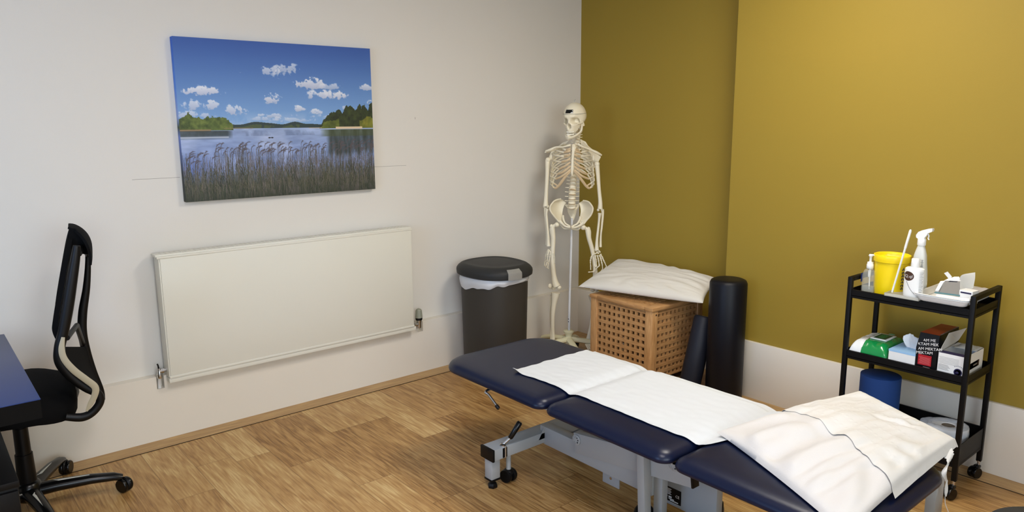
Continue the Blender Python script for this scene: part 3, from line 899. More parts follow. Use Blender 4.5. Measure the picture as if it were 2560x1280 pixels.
    for s in (-1, 1):
        ends = []
        for i, (ys, wl, yl, wf, yf, yst) in enumerate(RB):
            skew = -6 if s > 0 else 0
            dl = .0 ; df = .062 - .003 * i
            P = [A(cxA + s * 10, ys, -.062), A(cxA + s * wl * .45, ys + 6, -.085), A(cxA + s * wl * .88, (ys + yl) / 2, -.055), A(cxA + s * wl, yl, -.005), A(cxA + s * (wl * .55 + wf * .45), (yl * .45 + yf * .55), .042), A(cxA + s * wf, yf, df)]
            pp = catmull(P, 6); r = lerpl([.004, .0046, .0052, .0064, .0072, .0074], 6)
            ribm.tube(pp, r, seg=8, flat=.5, up=fwd)
            ends.append((wf, yf, df))
            if yst:
                Q = [P[-1], A(cxA + s * wf * .6, (yf * .55 + yst * .45) + 4 * (i > 2) + 7 * (i > 4), dS - .004), A(cxA + s * 16, yst, dS)]
                cart.tube(catmull(Q, 5), lerpl([.0068, .007, .006], 5), seg=8, flat=.5, up=fwd)
        # costal margin
        m = [A(cxA + s * 12, 676, dS), A(cxA + s * 48, 715, .08), A(cxA + s * 88, 770, .07), A(cxA + s * 122, 815, .055), A(cxA + s * 150, 832, .045), A(cxA + s * 176, 812, .03)]
        cart.tube(catmull(m, 6), lerpl([.006, .0085, .0085, .008, .007, .004], 6), seg=8, flat=.5, up=fwd)
        for i in (7, 8, 9):
            wf, yf, df = ends[i]; q = m[3 if i == 7 else 4]
            cart.tube([A(cxA + s * wf, yf, df), q], .005, seg=8, flat=.5, up=fwd)
    rg = ribm.build('rib_cage', BONE, root); cart.build('costal_cartilage', CARTIL, rg)

    # ---- shoulder girdle
    def bone(name, P, r, flat=1.0, n=5, upv=None, seg=12, parent=root, extra=None, m=BONE):
        q = MB(); q.tube(catmull(P, n), lerpl(r, n), seg=seg, flat=flat, up=upv or fwd)
        if extra:
            for e in extra: q.ball(e[0], e[1], e[2] if len(e) > 2 else (1, 1, 1))
        return q.build(name, m, parent)
    bone('collarbone', [A(436, 458, .06), A(405, 468, .065), A(365, 476, .05), A(310, 478, .03), A(262, 500, .02), A(222, 512, .0)], [.0075, .006, .0055, .006, .009, .006], .8)
    bone('collarbone', [A(500, 450, .06), A(530, 468, .065), A(565, 482, .05), A(615, 500, .03), A(660, 522, .02), A(702, 545, .0)], [.0075, .006, .0055, .006, .009, .006], .8)
    for pts, acr in (([(366, 440), (425, 418), (330, 520), (300, 620), (285, 720), (262, 640), (250, 560), (268, 520)], [(380, 450), (300, 500), (240, 520), (222, 520)]),
                     ([(520, 408), (568, 430), (612, 500), (700, 560), (660, 640), (600, 700), (560, 660), (540, 560)], [(545, 430), (600, 480), (660, 530), (704, 546)])):
        q = MB()
        P = [A(x, y, -.095) for x, y in pts]; c = sum(P, Vector()) / len(P)
        q.prism(P, fwd * .004); q.tube([A(x, y, -.075 + .075 * k / 3) for k, (x, y) in enumerate(acr)], [.004, .006, .007, .008], seg=8, flat=.6)
        q.ball(A(acr[2][0] + (28 if pts[0][0] < 450 else -26), acr[2][1] + 42, .0), .010, (.7, .8, 1.9)); q.build('shoulder_blade', BONE, root)
    # ---- arms
    bone('upper_arm_bone', [A(240, 578, .0), A(238, 610, .0), A(236, 700, .0), A(230, 820, .0), A(224, 930, .0), A(222, 985, .0)], [.014, .015, .0130, .0120, .0135, .018], 1, extra=[(A(242, 588, 0), .0175), (A(210, 992, 0), .0085), (A(240, 990, 0), .0105)])
    bone('upper_arm_bone', [A(668, 612, .0), A(668, 650, .0), A(676, 740, .0), A(684, 850, .0), A(694, 950, .0), A(692, 1010, .0)], [.014, .015, .0130, .0120, .0135, .017], 1, extra=[(A(666, 622, 0), .0175), (A(676, 1020, 0), .0095), (A(706, 1016, 0), .008)])
    bone('forearm_bone', [B(222, 135, .01), B(212, 170, .01), B(216, 250, .01), B(224, 340, .01), B(226, 400, .01), B(228, 432, .01)], [.012, .0086, .0082, .0088, .0105, .0145])
    bone('forearm_bone', [B(206, 125, -.01), B(202, 170, -.01), B(208, 260, -.01), B(214, 350, -.01), B(212, 425, -.01)], [.012, .0088, .0072, .0062, .0075])
    bone('forearm_bone', [B(638, 168, .01), B(634, 210, .01), B(626, 290, .01), B(616, 380, .01), B(614, 440, .01), B(614, 465, .01)], [.013, .0085, .008, .009, .012, .0155])
    bone('forearm_bone', [B(658, 140, -.01), B(662, 170, -.01), B(656, 260, -.01), B(646, 350, -.01), B(644, 440, -.01)], [.012, .0088, .0072, .0066, .0088])
    # ---- hands: wrist bones, then each ray as one chain of phalanges
    def hand(wrist, rays, rr):
        q = MB()
        for (x, y) in wrist: q.ball(C(x, y, .01), .0068, (1, 1, .8), seg=8)
        for ray_ in rays:
            for k in range(len(ray_) - 1):
                a = C(*ray_[k]); c = C(*ray_[k + 1]); r = rr[min(k, 3)]
                d = c - a
                q.tube([a + d * t for t in (.03, .14, .35, .65, .88, .97)], [r * 1.0, r * 1.15, r * .72, r * .7, r * 1.05, r * .9], seg=8)
        return q.build('hand', BONE, root)
    hand([(330, 265), (360, 285), (395, 250), (400, 215), (430, 245), (385, 300), (320, 290)],
         [[(315, 290, .01), (300, 420, .005), (298, 550, .0), (240, 575, -.01), (225, 660, -.01), (290, 750, .0)],
          [(345, 290, .01), (320, 420, .01), (298, 560, .01), (300, 600, .01), (270, 690, .02)],
          [(390, 300, .015), (375, 420, .02), (350, 570, .02), (335, 600, .025), (312, 740, .03), (340, 768, .04)],
          [(430, 270, .02), (465, 370, .03), (490, 465, .035), (495, 480, .035), (493, 610, .035), (482, 670, .03)],
          [(300, 300, .0), (262, 420, -.01), (255, 520, -.015), (232, 600, -.02), (222, 690, -.02)]], [.0056, .005, .0045, .004])
    hand([(1600, 290), (1640, 320), (1680, 290), (1700, 320), (1660, 355), (1610, 350), (1570, 370), (1530, 350)],
         [[(1530, 370, .015), (1470, 460, .02), (1452, 560, .025), (1452, 580, .025), (1458, 700, .03), (1458, 795, .03)],
          [(1575, 400, .01), (1600, 550, .01), (1612, 700, .01), (1560, 715, .02), (1545, 845, .03), (1392, 858, .05)],
          [(1635, 400, .01), (1665, 530, .01), (1690, 690, .01), (1635, 730, .02), (1590, 800, .03), (1610, 890, .03)],
          [(1690, 400, .01), (1735, 520, .01), (1758, 625, .01), (1765, 640, .01), (1778, 780, .01), (1690, 880, .02)],
          [(1715, 370, .01), (1770, 470, .01), (1815, 570, .01), (1822, 580, .01), (1880, 710, .01), (1840, 760, .01)]], [.0058, .0052, .0046, .004])
    # ---- pelvis
    b = MB()
    def wing(out, inn, n=14, bulge=.03, th=.005):
        """curved blade between an outer rim and an inner rim of the hip bone"""
        O = catmull([A(x, y, d) for x, y, d in out], n); I = catmull([A(x, y, d) for x, y, d in inn], n)
        m = min(len(O), len(I)) - 1
        def f(u, v):
            k = min(m, int(round(u * m))); p = O[k].lerp(I[k], v)
            return p + fwd * bulge * sin(pi * v) * sin(pi * min(1, .15 + u))
        b.grid(f, m, 8, th)
    wing([(352, 925, -.03), (300, 940, .0), (264, 985, .03), (262, 1025, .045), (288, 1065, .04), (322, 1105, .03), (345, 1130, .02)],
         [(400, 960, -.05), (385, 975, -.055), (372, 1010, -.055), (366, 1050, -.045), (366, 1080, -.02), (366, 1100, .0), (372, 1125, .015)])
    wing([(546, 940, -.03), (592, 950, .0), (624, 990, .03), (629, 1020, .045), (612, 1065, .04), (575, 1110, .03), (548, 1145, .02)],
         [(505, 965, -.05), (516, 985, -.055), (524, 1020, -.055), (524, 1060, -.045), (520, 1090, -.02), (516, 1110, .0), (510, 1135, .015)])
    for rim in ([(352, 925, -.03), (300, 940, .0), (264, 985, .03), (262, 1025, .045), (288, 1065, .04), (322, 1105, .03), (345, 1132, .03)],
                [(546, 940, -.03), (592, 950, .0), (624, 990, .03), (629, 1020, .045), (612, 1065, .04), (575, 1110, .03), (548, 1145, .03)]):
        b.tube(catmull([A(x, y, d) for x, y, d in rim], 5), .0055, seg=8)
    for P, r in (([(345, 1115, .03), (372, 1145, .04), (400, 1165, .05), (436, 1168, .055)], [.013, .008, .0065, .009]), ([(545, 1130, .03), (515, 1155, .04), (480, 1170, .05), (442, 1170, .055)], [.013, .008, .0065, .009]),
                 ([(372, 1070, .0), (374, 1100, .02), (392, 1135, .035), (430, 1160, .05)], [.007, .0075, .006, .006]), ([(522, 1080, .0), (514, 1110, .02), (490, 1142, .035), (446, 1163, .05)], [.007, .0075, .006, .006]),
                 ([(345, 1130, .02), (380, 1180, .01), (430, 1180, .03)], [.008, .006, .006]), ([(545, 1140, .02), (500, 1190, .01), (446, 1182, .03)], [.008, .006, .006])):
        b.tube(catmull([A(x, y, d) for x, y, d in P], 5), lerpl(r, 5), seg=10)
    b.build('pelvis', BONE, root)
    b = MB(); b.tube([A(450, 1010, -.03), A(452, 1040, -.05), A(455, 1075, -.06), A(456, 1110, -.05)], [.032, .028, .018, .007], seg=14, flat=.45, up=fwd)
    b.tube([A(395, 975, -.05), A(430, 1005, -.045)], [.006, .012], seg=8); b.tube([A(505, 985, -.05), A(480, 1010, -.045)], [.006, .012], seg=8); b.build('sacrum', BONE, root)
    # ---- legs
    bone('thigh_bone', [B(295, 262, .02), B(272, 272, .015), B(258, 300, .01), B(266, 370, .01), B(262, 470, .015), B(262, 570, .02), B(270, 660, .02), B(280, 720, .02), B(292, 752, .02)],
         [.012, .012, .019, .0155, .0145, .015, .0165, .022, .026], 1, extra=[(B(295, 262, .02), .0165), (B(252, 275, .01), .0125, (1, 1, 1.2)), (B(312, 764, .02), .0165), (B(268, 764, .0), .015)])
    bone('thigh_bone', [B(506, 282, .02), B(528, 292, .015), B(545, 312, .01), B(552, 370, .01), B(575, 450, .0), B(592, 540, -.01), B(602, 630, -.01), B(604, 720, -.01), B(596, 770, -.01)],
         [.012, .012, .019, .0155, .0145, .0145, .016, .021, .026], 1, extra=[(B(506, 283, .02), .0175), (B(548, 296, .01), .0125, (1, 1, 1.2)), (B(580, 780, -.01), .0165), (B(612, 780, -.01), .015)])
    for p in (B(240, 752, .045), B(576, 762, .02)):
        q = MB(); q.ball(p, .0145, (1, .6, 1.1)); q.build('kneecap', BONE, root)
    bone('shin_bone', [B(285, 806, .02), B(282, 830, .02), B(272, 890, .02), B(262, 980, .02), B(260, 1060, .01), B(262, 1130, .0), B(264, 1190, .0), B(262, 1225, .0)], [.030, .027, .0185, .0145, .0135, .014, .0155, .018], .8)
    bone('shin_bone', [B(580, 822, .0), B(584, 850, .0), B(590, 900, .0), B(586, 980, .0), B(574, 1060, .0), B(560, 1130, .0), B(548, 1190, .0)], [.030, .027, .0185, .0150, .0150, .016, .020], .8)
    bone('calf_bone', [B(250, 830, .0), B(244, 880, .0), B(242, 980, .0), B(246, 1090, .0), B(248, 1200, .0)], [.008, .005, .0045, .0045, .007])
    bone('calf_bone', [B(612, 850, -.03), B(612, 920, -.03), B(598, 1010, -.03), B(578, 1100, -.03), B(574, 1190, -.02)], [.008, .005, .0045, .0045, .008])
    for (x, y, s) in ((262, 1235, -1), (545, 1205, 1)):
        q = MB(); a = B(x, y, 0); a.z = max(a.z, .09)
        q.ball(a - up * .02 + fwd * .02, .024, (1, 1.4, .9))
        for k in range(5):
            e = a - fwd * .15 + right * ((k - 2) * .015 + s * .03) - up * .055
            st_ = a - fwd * .03 + right * (k - 2) * .009 - up * .022
            q.tube([st_, st_.lerp(e, .5) + up * .006, e], [.007, .005, .006], seg=8); q.tube([e, e - fwd * .03 - up * .006], [.0055, .004], seg=8)
        q.build('foot', BONE, root)
    # ---- stand
    b = MB(); b.tube([B(417, 210, -.02), B(404, 640, -.01), B(396, 900, 0), B(392, 1118, .0)], .0082, seg=14); pole = b.build('pole', mat('white_steel_pole', (214, 212, 208), .3), root)
    b = MB()
    for y in (1016, 1038): b.ball(B(388, y, .007), .0035, seg=8)
    b.build('screw', INK, pole)
    b = MB(); hz = hub.z
    b.lathe([(.030, -.075), (.028, -.05), (.022, -.03), (.026, -.012), (.034, -.004), (.036, .006), (.028, .012), (.012, .012)], hub, seg=24)
    for k in range(5):
        a = radians(-8 + 72 * k); d = right * cos(a) + fwd * sin(a)
        o = Vector((hub.x, hub.y, 0))
        L_ = .235 if k != 1 else .16
        b.tube([o + d * .01 + up * (hz - .05), o + d * .06 + up * (hz - .055), o + d * (L_ * .7) + up * (hz - .065), o + d * L_ + up * (hz - .085)], [.026, .024, .022, .018], seg=10, flat=.75, up=up)
    sb = b.build('stand_base', CREAMP, root)
    for k in range(5):
        a = radians(-8 + 72 * k); d = right * cos(a) + fwd * sin(a); L_ = .225 if k != 1 else .15; o = Vector((hub.x, hub.y, 0)) + d * L_
        q = MB(); q.lathe([(.018, -.012), (.022, -.008), (.022, .008), (.018, .012)], o + up * .022, axis=d.cross(up), seg=20); q.build('caster', BLACKP, root)


skeleton()
# ================================================================== treatment couch
CX0, CX1 = -2.052, -1.43
PADS = [(-1.835, -1.150, 'foot'), (-2.432, -1.845, 'middle'), (-3.045, -2.442, 'head')]
ZT = .502


def pad_rings(x0, x1, y0, y1, rf, rn):
    """rf: plan radius of the two far (+y) corners, rn: of the two near (-y) ones"""
    prof = [(.040, -.046), (.020, -.046), (.009, -.0445), (.002, -.040), (0, -.034), (.0015, -.026), (.008, -.016), (.019, -.0085), (.033, -.004), (.055, -.001), (.09, .0), (.16, .001)]
    rr = []
    for ins, dz in prof:
        a0, a1, b0, b1 = x0 + ins, x1 - ins, y0 + ins * 1.0, y1 - ins * 1.0
        P = []
        for (cx, cy, sx, sy, r, st) in ((a1, b1, 1, 1, rf, 0), (a0, b1, -1, 1, rf, 1), (a0, b0, -1, -1, rn, 2), (a1, b0, 1, -1, rn, 3)):
            r = max(.012, r - ins * .7)
            for k in range(9):
                t = pi / 2 * st + pi / 2 * k / 8
                P.append(Vector((cx - sx * r + r * cos(t), cy - sy * r + r * sin(t), ZT + dz)))
        rr.append(P)
    return rr


def couch():
    root = thing('treatment_couch', ((CX0 + CX1) / 2, -2.1, 0), 'three-section navy vinyl treatment couch on a grey metal frame', 'treatment couch')
    for y0, y1, n in PADS:
        b = MB(); rf, rn = (.13, .05) if n == 'foot' else ((.05, .05) if n == 'middle' else (.05, .11))
        rr = pad_rings(CX0, CX1, y0, y1, rf, rn)
        b.rings(rr); b.build('padded_section', NAVY, root, smooth=60)
        b = MB(); b.ab((CX0 + .05, y0 + .05, ZT - .058), (CX1 - .05, y1 - .05, ZT - .0465)); b.build('base_board', BLACKP, root)
    FZ0, FZ1 = .138, .188
    b = MB(); b.ab((-2.03, -1.53, FZ0), (-1.42, -1.45, FZ1), bev=.003); fb = b.build('cross_beam', GREYM, root)
    b = MB(); b.ab((-2.040, -1.533, FZ0 - .002), (-2.0295, -1.447, FZ1 + .002), bev=.002); b.build('end_cap', BLACKP, fb)
    b = MB(); b.ab((-1.4205, -1.533, FZ0 - .002), (-1.410, -1.447, FZ1 + .002), bev=.002); b.build('end_cap', BLACKP, fb)
    for x in (-2.008, -1.45):
        b = MB(); b.ab((x - .024, -1.512, .045), (x + .024, -1.464, FZ0), bev=.004); lg = b.build('leg', GREYM, root)
        b = MB(); b.ab((x - .025, -1.513, .038), (x + .025, -1.463, .046), bev=.001); b.lathe([(.010, .012), (.010, .04)], (x, -1.488, 0), seg=16)
        b.lathe([(.02, 0), (.022, .004), (.022, .012), (.016, .022), (.012, .024)], (x, -1.488, 0), seg=6); b.build('adjustable_foot', BLACKP, lg)
    for x in (-1.925, -1.53):
        b = MB(); b.tube([(x, -1.495, .05), (x, -1.495, FZ0)], .011, seg=16); st = b.build('caster_stem', GREYM, root)
        for dx in (-.014, .014):
            b = MB(); b.lathe([(.012, -.010), (.027, -.010), (.029, -.005), (.029, .005), (.027, .010), (.012, .010)], (x + dx, -1.495, .030), axis=Vector((1, .25, 0)), seg=28); b.build('caster_wheel', BLACKP, st)
        b = MB(); b.lathe([(.020, .0), (.024, .008), (.020, .022), (.012, .026)], (x, -1.495, .034), seg=20); b.build('caster_housing', BLACKP, st)
    # brake lever on the cross beam
    b = MB(); p0 = Vector((-1.972, -1.515, FZ1 + .004)); p1 = Vector((-1.945, -1.530, FZ1 + .030)); p2 = Vector((-1.903, -1.548, FZ1 + .098))
    b.tube([p0, p1], .006, seg=12); b.lathe([(.014, 0), (.014, .006), (.009, .009)], p0 - Vector((0, 0, .004))); b.tube([p0 - Vector((0, .018, .0)), p0 - Vector((0, .018, .05))], .004)
    lv = b.build('brake_lever', CHROME, root)
    b = MB(); b.tube([p1, p1 + (p2 - p1) * .06, p1 + (p2 - p1) * .94, p2], [.0085, .0115, .0125, .009], seg=18); b.build('lever_grip', BLACKG, lv)
    b = MB(); b.ab((-1.985, -1.5325, .142), (-1.962, -1.529, .184)); b.build('beam_slot', BLACKP, fb)
    # long side beams joined by a cross plate
    for x in (-1.745, -1.50):
        b = MB(); b.ab((x, -2.135 if x < -1.6 else -2.04, .131), (x + .05, -1.50, .213), bev=.002); b.build('side_beam', GREYM, root)
    for ya, yb in ((-1.66, -1.62), (-1.545, -1.505), (-2.02, -1.98)):
        b = MB(); b.ab((-1.695, ya, .131), (-1.50, yb, .206), bev=.002); b.build('cross_member', GREYM, root)
    b = MB(); b.add([(-1.695, -1.64, .2085), (-1.50, -1.64, .2085), (-1.50, -1.52, .2085), (-1.695, -1.52, .2085), (-1.695, -1.64, .2095), (-1.50, -1.64, .2095), (-1.50, -1.52, .2095), (-1.695, -1.52, .2095)],
          [(0, 1, 2, 3), (4, 5, 6, 7), (0, 1, 5, 4), (1, 2, 6, 5), (2, 3, 7, 6), (3, 0, 4, 7)]); b.build('top_plate', GREYM, root)
    b = MB(); b.add([(-1.78, -1.53, .16), (-1.745, -1.53, .213), (-1.745, -1.53, .16), (-1.78, -1.527, .16), (-1.745, -1.527, .213), (-1.745, -1.527, .16)], [(0, 1, 2), (3, 5, 4), (0, 3, 4, 1), (1, 4, 5, 2), (0, 2, 5, 3)]); b.build('gusset', GREYM, root)
    # lifting arms, hinged at the foot end and rising towards the head
    for x in (-1.782, -1.463):
        a = Vector((x + .018, -1.752, .226)); c = Vector((x + .018, -2.335, .303))
        b = MB(); b.bar(a, c, .036, .088, bev=.002); arm = b.build('lifting_arm', GREYM, root)
        d = (c - a).normalized()
        b = MB(); b.bar(c - d * .002, c + d * .006, .037, .090, bev=.001); b.build('end_cap', BLACKP, arm)
        s = -1 if x < -1.6 else 1; X = x if s < 0 else x + .036
        for hy, hz_ in ((-1.768, .246), (-2.262, .318)):
            b = MB(); b.lathe([(.022, 0), (.022, .005), (.019, .007), (.012, .0075), (0, .0075)], (X, hy, hz_), axis=(s, 0, 0), seg=28)
            for k in range(8):
                q = 2 * pi * k / 8; b.bar((X + s * .0085, hy + cos(q) * .009, hz_ + sin(q) * .009), (X + s * .0085, hy + cos(q) * .017, hz_ + sin(q) * .017), .003, .002, up=(1, 0, 0))
            h = b.build('pivot_bolt', GREYM, arm)
            b = MB()
            for k in range(3): q = 2.2 + k * .8; b.ball((X + s * .008, hy + cos(q) * .013, hz_ + sin(q) * .013), .0028, (1, 1, 1), seg=8)
            b.build('bolt_holes', BLACKP, h)
    # posts, motor column and rating plate
    b = MB(); b.bar((-1.803, -2.128, .456), (-1.803, -2.150, .075), .038, .034, up=(0, 1, 0), bev=.003); b.build('near_post', GREYM, root)
    b = MB(); b.ab((-1.735, -2.175, .06), (-1.70, -2.135, .455), bev=.003); b.build('inner_post', GREYM, root)
    b = MB(); b.ab((-1.60, -2.325, .034), (-1.56, -2.03, .42), bev=.004); b.ab((-1.62, -2.33, .30), (-1.50, -2.05, .443), bev=.003); col = b.build('column_panel', GREYM, root)
    b = MB(); b.ab((-1.6018, -2.164, .050), (-1.6, -2.070, .110), bev=.0); pl_ = b.build('rating_plate', BLACKC, col)
    def text(s, size, org, xd, yd, name, m, parent, ext=.0002, align='LEFT'):
        cu = bpy.data.curves.new(name, 'FONT'); cu.body = s; cu.size = size; cu.align_x = align; cu.extrude = ext; cu.resolution_u = 2
        o = bpy.data.objects.new(name, cu); COL.objects.link(o)
        dg = bpy.context.evaluated_depsgraph_get(); me = bpy.data.meshes.new_from_object(o.evaluated_get(dg))
        bpy.data.objects.remove(o); bpy.data.curves.remove(cu)
        xd = Vector(xd).normalized(); yd = Vector(yd).normalized(); zd = xd.cross(yd); org = Vector(org)
        for v in me.vertices: v.co = org + xd * v.co.x + yd * v.co.y + zd * v.co.z - ROOT[parent]
        me.materials.clear(); me.materials.append(m)
        o = bpy.data.objects.new(name, me); COL.objects.link(o); o.parent = parent; ROOT[o] = ROOT[parent]
        return o
    globals()['text'] = text
    text('CE', .016, (-1.6020, -2.138, .076), (0, -1, 0), (0, 0, 1), 'ce_mark', WHITEINK, pl_)
    b = MB()
    for k in range(5): b.ab((-1.6023, -2.118 + .004 * (k % 2), .103 - k * .0055), (-1.6019, -2.082, .1005 - k * .0055))
    b.ab((-1.6023, -2.12, .066), (-1.6019, -2.105, .072)); b.ab((-1.6023, -2.132, .060), (-1.6019, -2.105, .063)); b.ab((-1.6023, -2.152, .054), (-1.6019, -2.112, .058)); b.ab((-1.6023, -2.10, .068), (-1.6019, -2.09, .072))
    b.build('plate_lettering', WHITEINK, pl_)
    b = MB(); b.ab((-1.70, -1.930, .060), (-1.694, -1.838, .131), bev=.002); br = b.build('bracket_plate', GREYM, root)
    b = MB(); b.lathe([(.006, 0), (.006, .002)], (-1.70, -1.885, .092), axis=(-1, 0, 0), seg=14); b.build('screw', CHROME, br)
    # base feet of the column
    b = MB(); b.bar((-1.80, -2.15, .062), (-1.62, -2.36, .058), .045, .03, bev=.003); b.build('column_base', GREYM, root)
    b = MB(); b.bar(atx(1872, 1232, -1.50), atx(1990, 1306, -1.50), .03, .03, bev=.003); b.build('brace_bar', GREYM, root)
    q1_ = atz(1611, 1284, .045); q2_ = atz(1797, 1277, .043)
    for x, y, ax in ((q1_.x, q1_.y, (-.45, -.5, .75)), (q2_.x, q2_.y, (.5, -.8, 0))):
        b = MB(); b.lathe([(.014, -.016), (.036, -.016), (.041, -.010), (.041, .008), (.036, .016), (.016, .018), (.013, .0155), (.004, .0165), (0, .0165)], (x, y, .043), axis=ax, seg=36); w_ = b.build('caster_wheel', BLACKP, root)
        n_ = Vector(ax).normalized(); b = MB(); b.lathe([(.016, .0175), (.015, .0195), (.007, .0195), (.006, .0185), (0, .0185)], Vector((x, y, .043)), axis=ax, seg=24); b.build('hub_cap', mat('dark_grey_hub', (74, 74, 76), .4), w_)
    for x in (-1.438, -2.0):
        b = MB(); b.ab((x - .030, -3.015, .03), (x + .030, -2.985, .455), bev=.002); b.ab((x - .034, -3.018, .0), (x + .034, -2.982, .03), bev=.003); b.build('head_leg', GREYM, root)
    # bent crank handle under the foot section
    p1 = aty(1240, 965, -1.50); p1.z = .450; p2 = atx(1214, 977, -2.052); p3 = atx(1247, 1022, -2.052)
    p0 = Vector((p1.x + .12, p1.y + .02, .442))
    b = MB(); b.tube(catmull([p0, p1, p1.lerp(p2, .75), p2 + Vector((-.003, -.004, -.006)), p2.lerp(p3, .25), p3], 6), .0055, seg=12); hd = b.build('crank_handle', CHROME, root)
    b = MB(); d = (p3 - p2).normalized(); b.tube([p3 - d * .018, p3 - d * .004, p3], [.008, .008, .006], seg=12); b.build('handle_tip', BLACKP, hd)
    b = MB()
    for x in (CX0 + .10, CX1 - .14): b.ab((x, -3.0, .418), (x + .04, -1.2, .4435), bev=.002)
    for y in (-1.25, -1.8, -1.9, -2.4, -2.5, -2.95): b.ab((CX0 + .10, y - .02, .420), (CX1 - .10, y + .02, .442), bev=.002)
    b.build('section_frame', GREYM, root)


couch()


def padz(x, y):
    """height of the couch surface"""
    z = ZT + .001
    d = min(x - CX0, CX1 - x)
    if d < .055: t = max(0, 1 - d / .055); z -= .04 * t ** 2.6
    for s in (-1.84, -2.437):
        q = abs(y - s)
        if q < .06: z -= .016 * (1 - q / .06) ** 1.6
    return z


def couch_paper():
    xs0 = lambda v: -1.905 + .010 * sin(v * 9) * .4 + .004 * nz(v * 30, 1) - .010 * smoothstep(0, .15, .15 - v) + .012 * smoothstep(.60, .66, v) + .40 * smoothstep(.665, .765, v)
    xs1 = lambda v: -1.415 + .02 * v
    def f(u, v):
        y = -1.515 - v * 1.42 + .006 * nz(u * 9, v * 3, 2) * (1 - v) * 2
        a, c = xs0(v), xs1(v); x = a + (c - a) * u
        z = padz(min(x, CX1 - .012), y) + .0035 + .0016 * nz(x * 14, y * 14, 0) + .0012 * nz(x * 40, y * 25, 3)
        if u < .001 or v < .001: z += .001
        z += .006 * exp(-((u - .0) / .03) ** 2) * exp(-(v / .02) ** 2) * 2
        z += .028 * smoothstep(.62, .78, v) * smoothstep(.72, 1.0, u)
        x += .012 * smoothstep(.66, .8, v) * u
        return (x, y, z)
    b = MB(); b.grid(f, 60, 130, .0007); o = b.build('couch_paper', PAPER, None, loc=(-1.66, -2.1, ZT)); tag(o, 'long white disposable paper sheet spread over the middle of the navy couch', 'paper sheet')


couch_paper()


def pillow_fn(c00, c10, c11, c01, H, pinch=.07, seed=0, wr=.01, flatb=.25, asym=None, folds=False, floor=0):
    """c00..c01 corners in order; returns f(u,v,side)"""
    c00, c10, c11, c01 = [Vector(c) for c in (c00, c10, c11, c01)]
    def f(u, v, side):
        uu = 2 * u - 1; vv = 2 * v - 1
        pu = uu * (1 - pinch * (1 - vv * vv)); pv = vv * (1 - pinch * (1 - uu * uu))
        a = (pu + 1) / 2; c = (pv + 1) / 2
        p = c00 * (1 - a) * (1 - c) + c10 * a * (1 - c) + c11 * a * c + c01 * (1 - a) * c
        e = max(0, (1 - abs(uu) ** 2.2)) * max(0, (1 - abs(vv) ** 2.2)); h = H * e ** .42 * (1 - (asym or 0) * smoothstep(.45, 1.0, u))
        edge = max(abs(uu), abs(vv)); ew = smoothstep(1.0, .86, edge)
        w = 0
        if wr:
            w = nz(u * 4 + seed, v * 9, seed) * wr * 1.0 + nz(u * 9 + seed, v * 19, seed + 4) * wr * .45
            rad = math.atan2(vv, uu); rr = sqrt(uu * uu + vv * vv)
            w += wr * .6 * sin(rad * 16 + seed + 3 * nz(u * 3, v * 3, seed)) * smoothstep(.55, .85, rr) * smoothstep(1.25, .95, rr)
            w *= ew
        if folds and side > 0:
            k = smoothstep(.62, .30, u) * smoothstep(0, .04, u)
            vl = .40 + .22 * u; w -= .017 * k * exp(-((v - vl) / .055) ** 2); w += .013 * k * exp(-((v - vl + .13) / .07) ** 2)
            w += .007 * k * exp(-((v - vl - .12) / .05) ** 2)
            for q in (.20, .27, .36): w -= .006 * k * exp(-((v - vl - q) / .022) ** 2) * smoothstep(.5, .2, abs(u - .25))
            w -= .008 * exp(-((u - .38 - .2 * (v - .45)) / .035) ** 2) * exp(-((v - .42) / .16) ** 2)
            w *= ew if ew > .3 else .3
        if side > 0: p = p + Vector((0, 0, h + w + .001))
        else:
            p = p - Vector((0, 0, h * flatb - w * .3 - .0)); p.z = max(p.z, min(floor, f(u, v, 1).z - .0005)) if floor else p.z
        return p
    return f


def pillow(f, nu, nv, name, m, loc):
    b = MB(); bm = b.bm
    T = [[bm.verts.new(f(i / nu, j / nv, 1)) for j in range(nv + 1)] for i in range(nu + 1)]
    Bt = [[T[i][j] if i in (0, nu) or j in (0, nv) else bm.verts.new(f(i / nu, j / nv, -1)) for j in range(nv + 1)] for i in range(nu + 1)]
    for i in range(nu):
        for j in range(nv):
            bm.faces.new((T[i][j], T[i + 1][j], T[i + 1][j + 1], T[i][j + 1]))
            try: bm.faces.new((Bt[i][j], Bt[i][j + 1], Bt[i + 1][j + 1], Bt[i + 1][j]))
            except ValueError: pass
    return b.build(name, m, None, loc=loc, smooth=80)


PF = pillow_fn((-1.80, -2.445, .510), (-1.262, -2.672, .580), (-1.36, -3.015, .548), (-2.075, -3.020, .505), .060, .03, 3, .008, .5, .55, folds=True, floor=.5072)
o = pillow(PF, 110, 90, 'pillow', PILLOW, (-1.6, -2.75, .51)); tag(o, 'white pillow with paper over half of it at the head end of the navy couch', 'pillow')


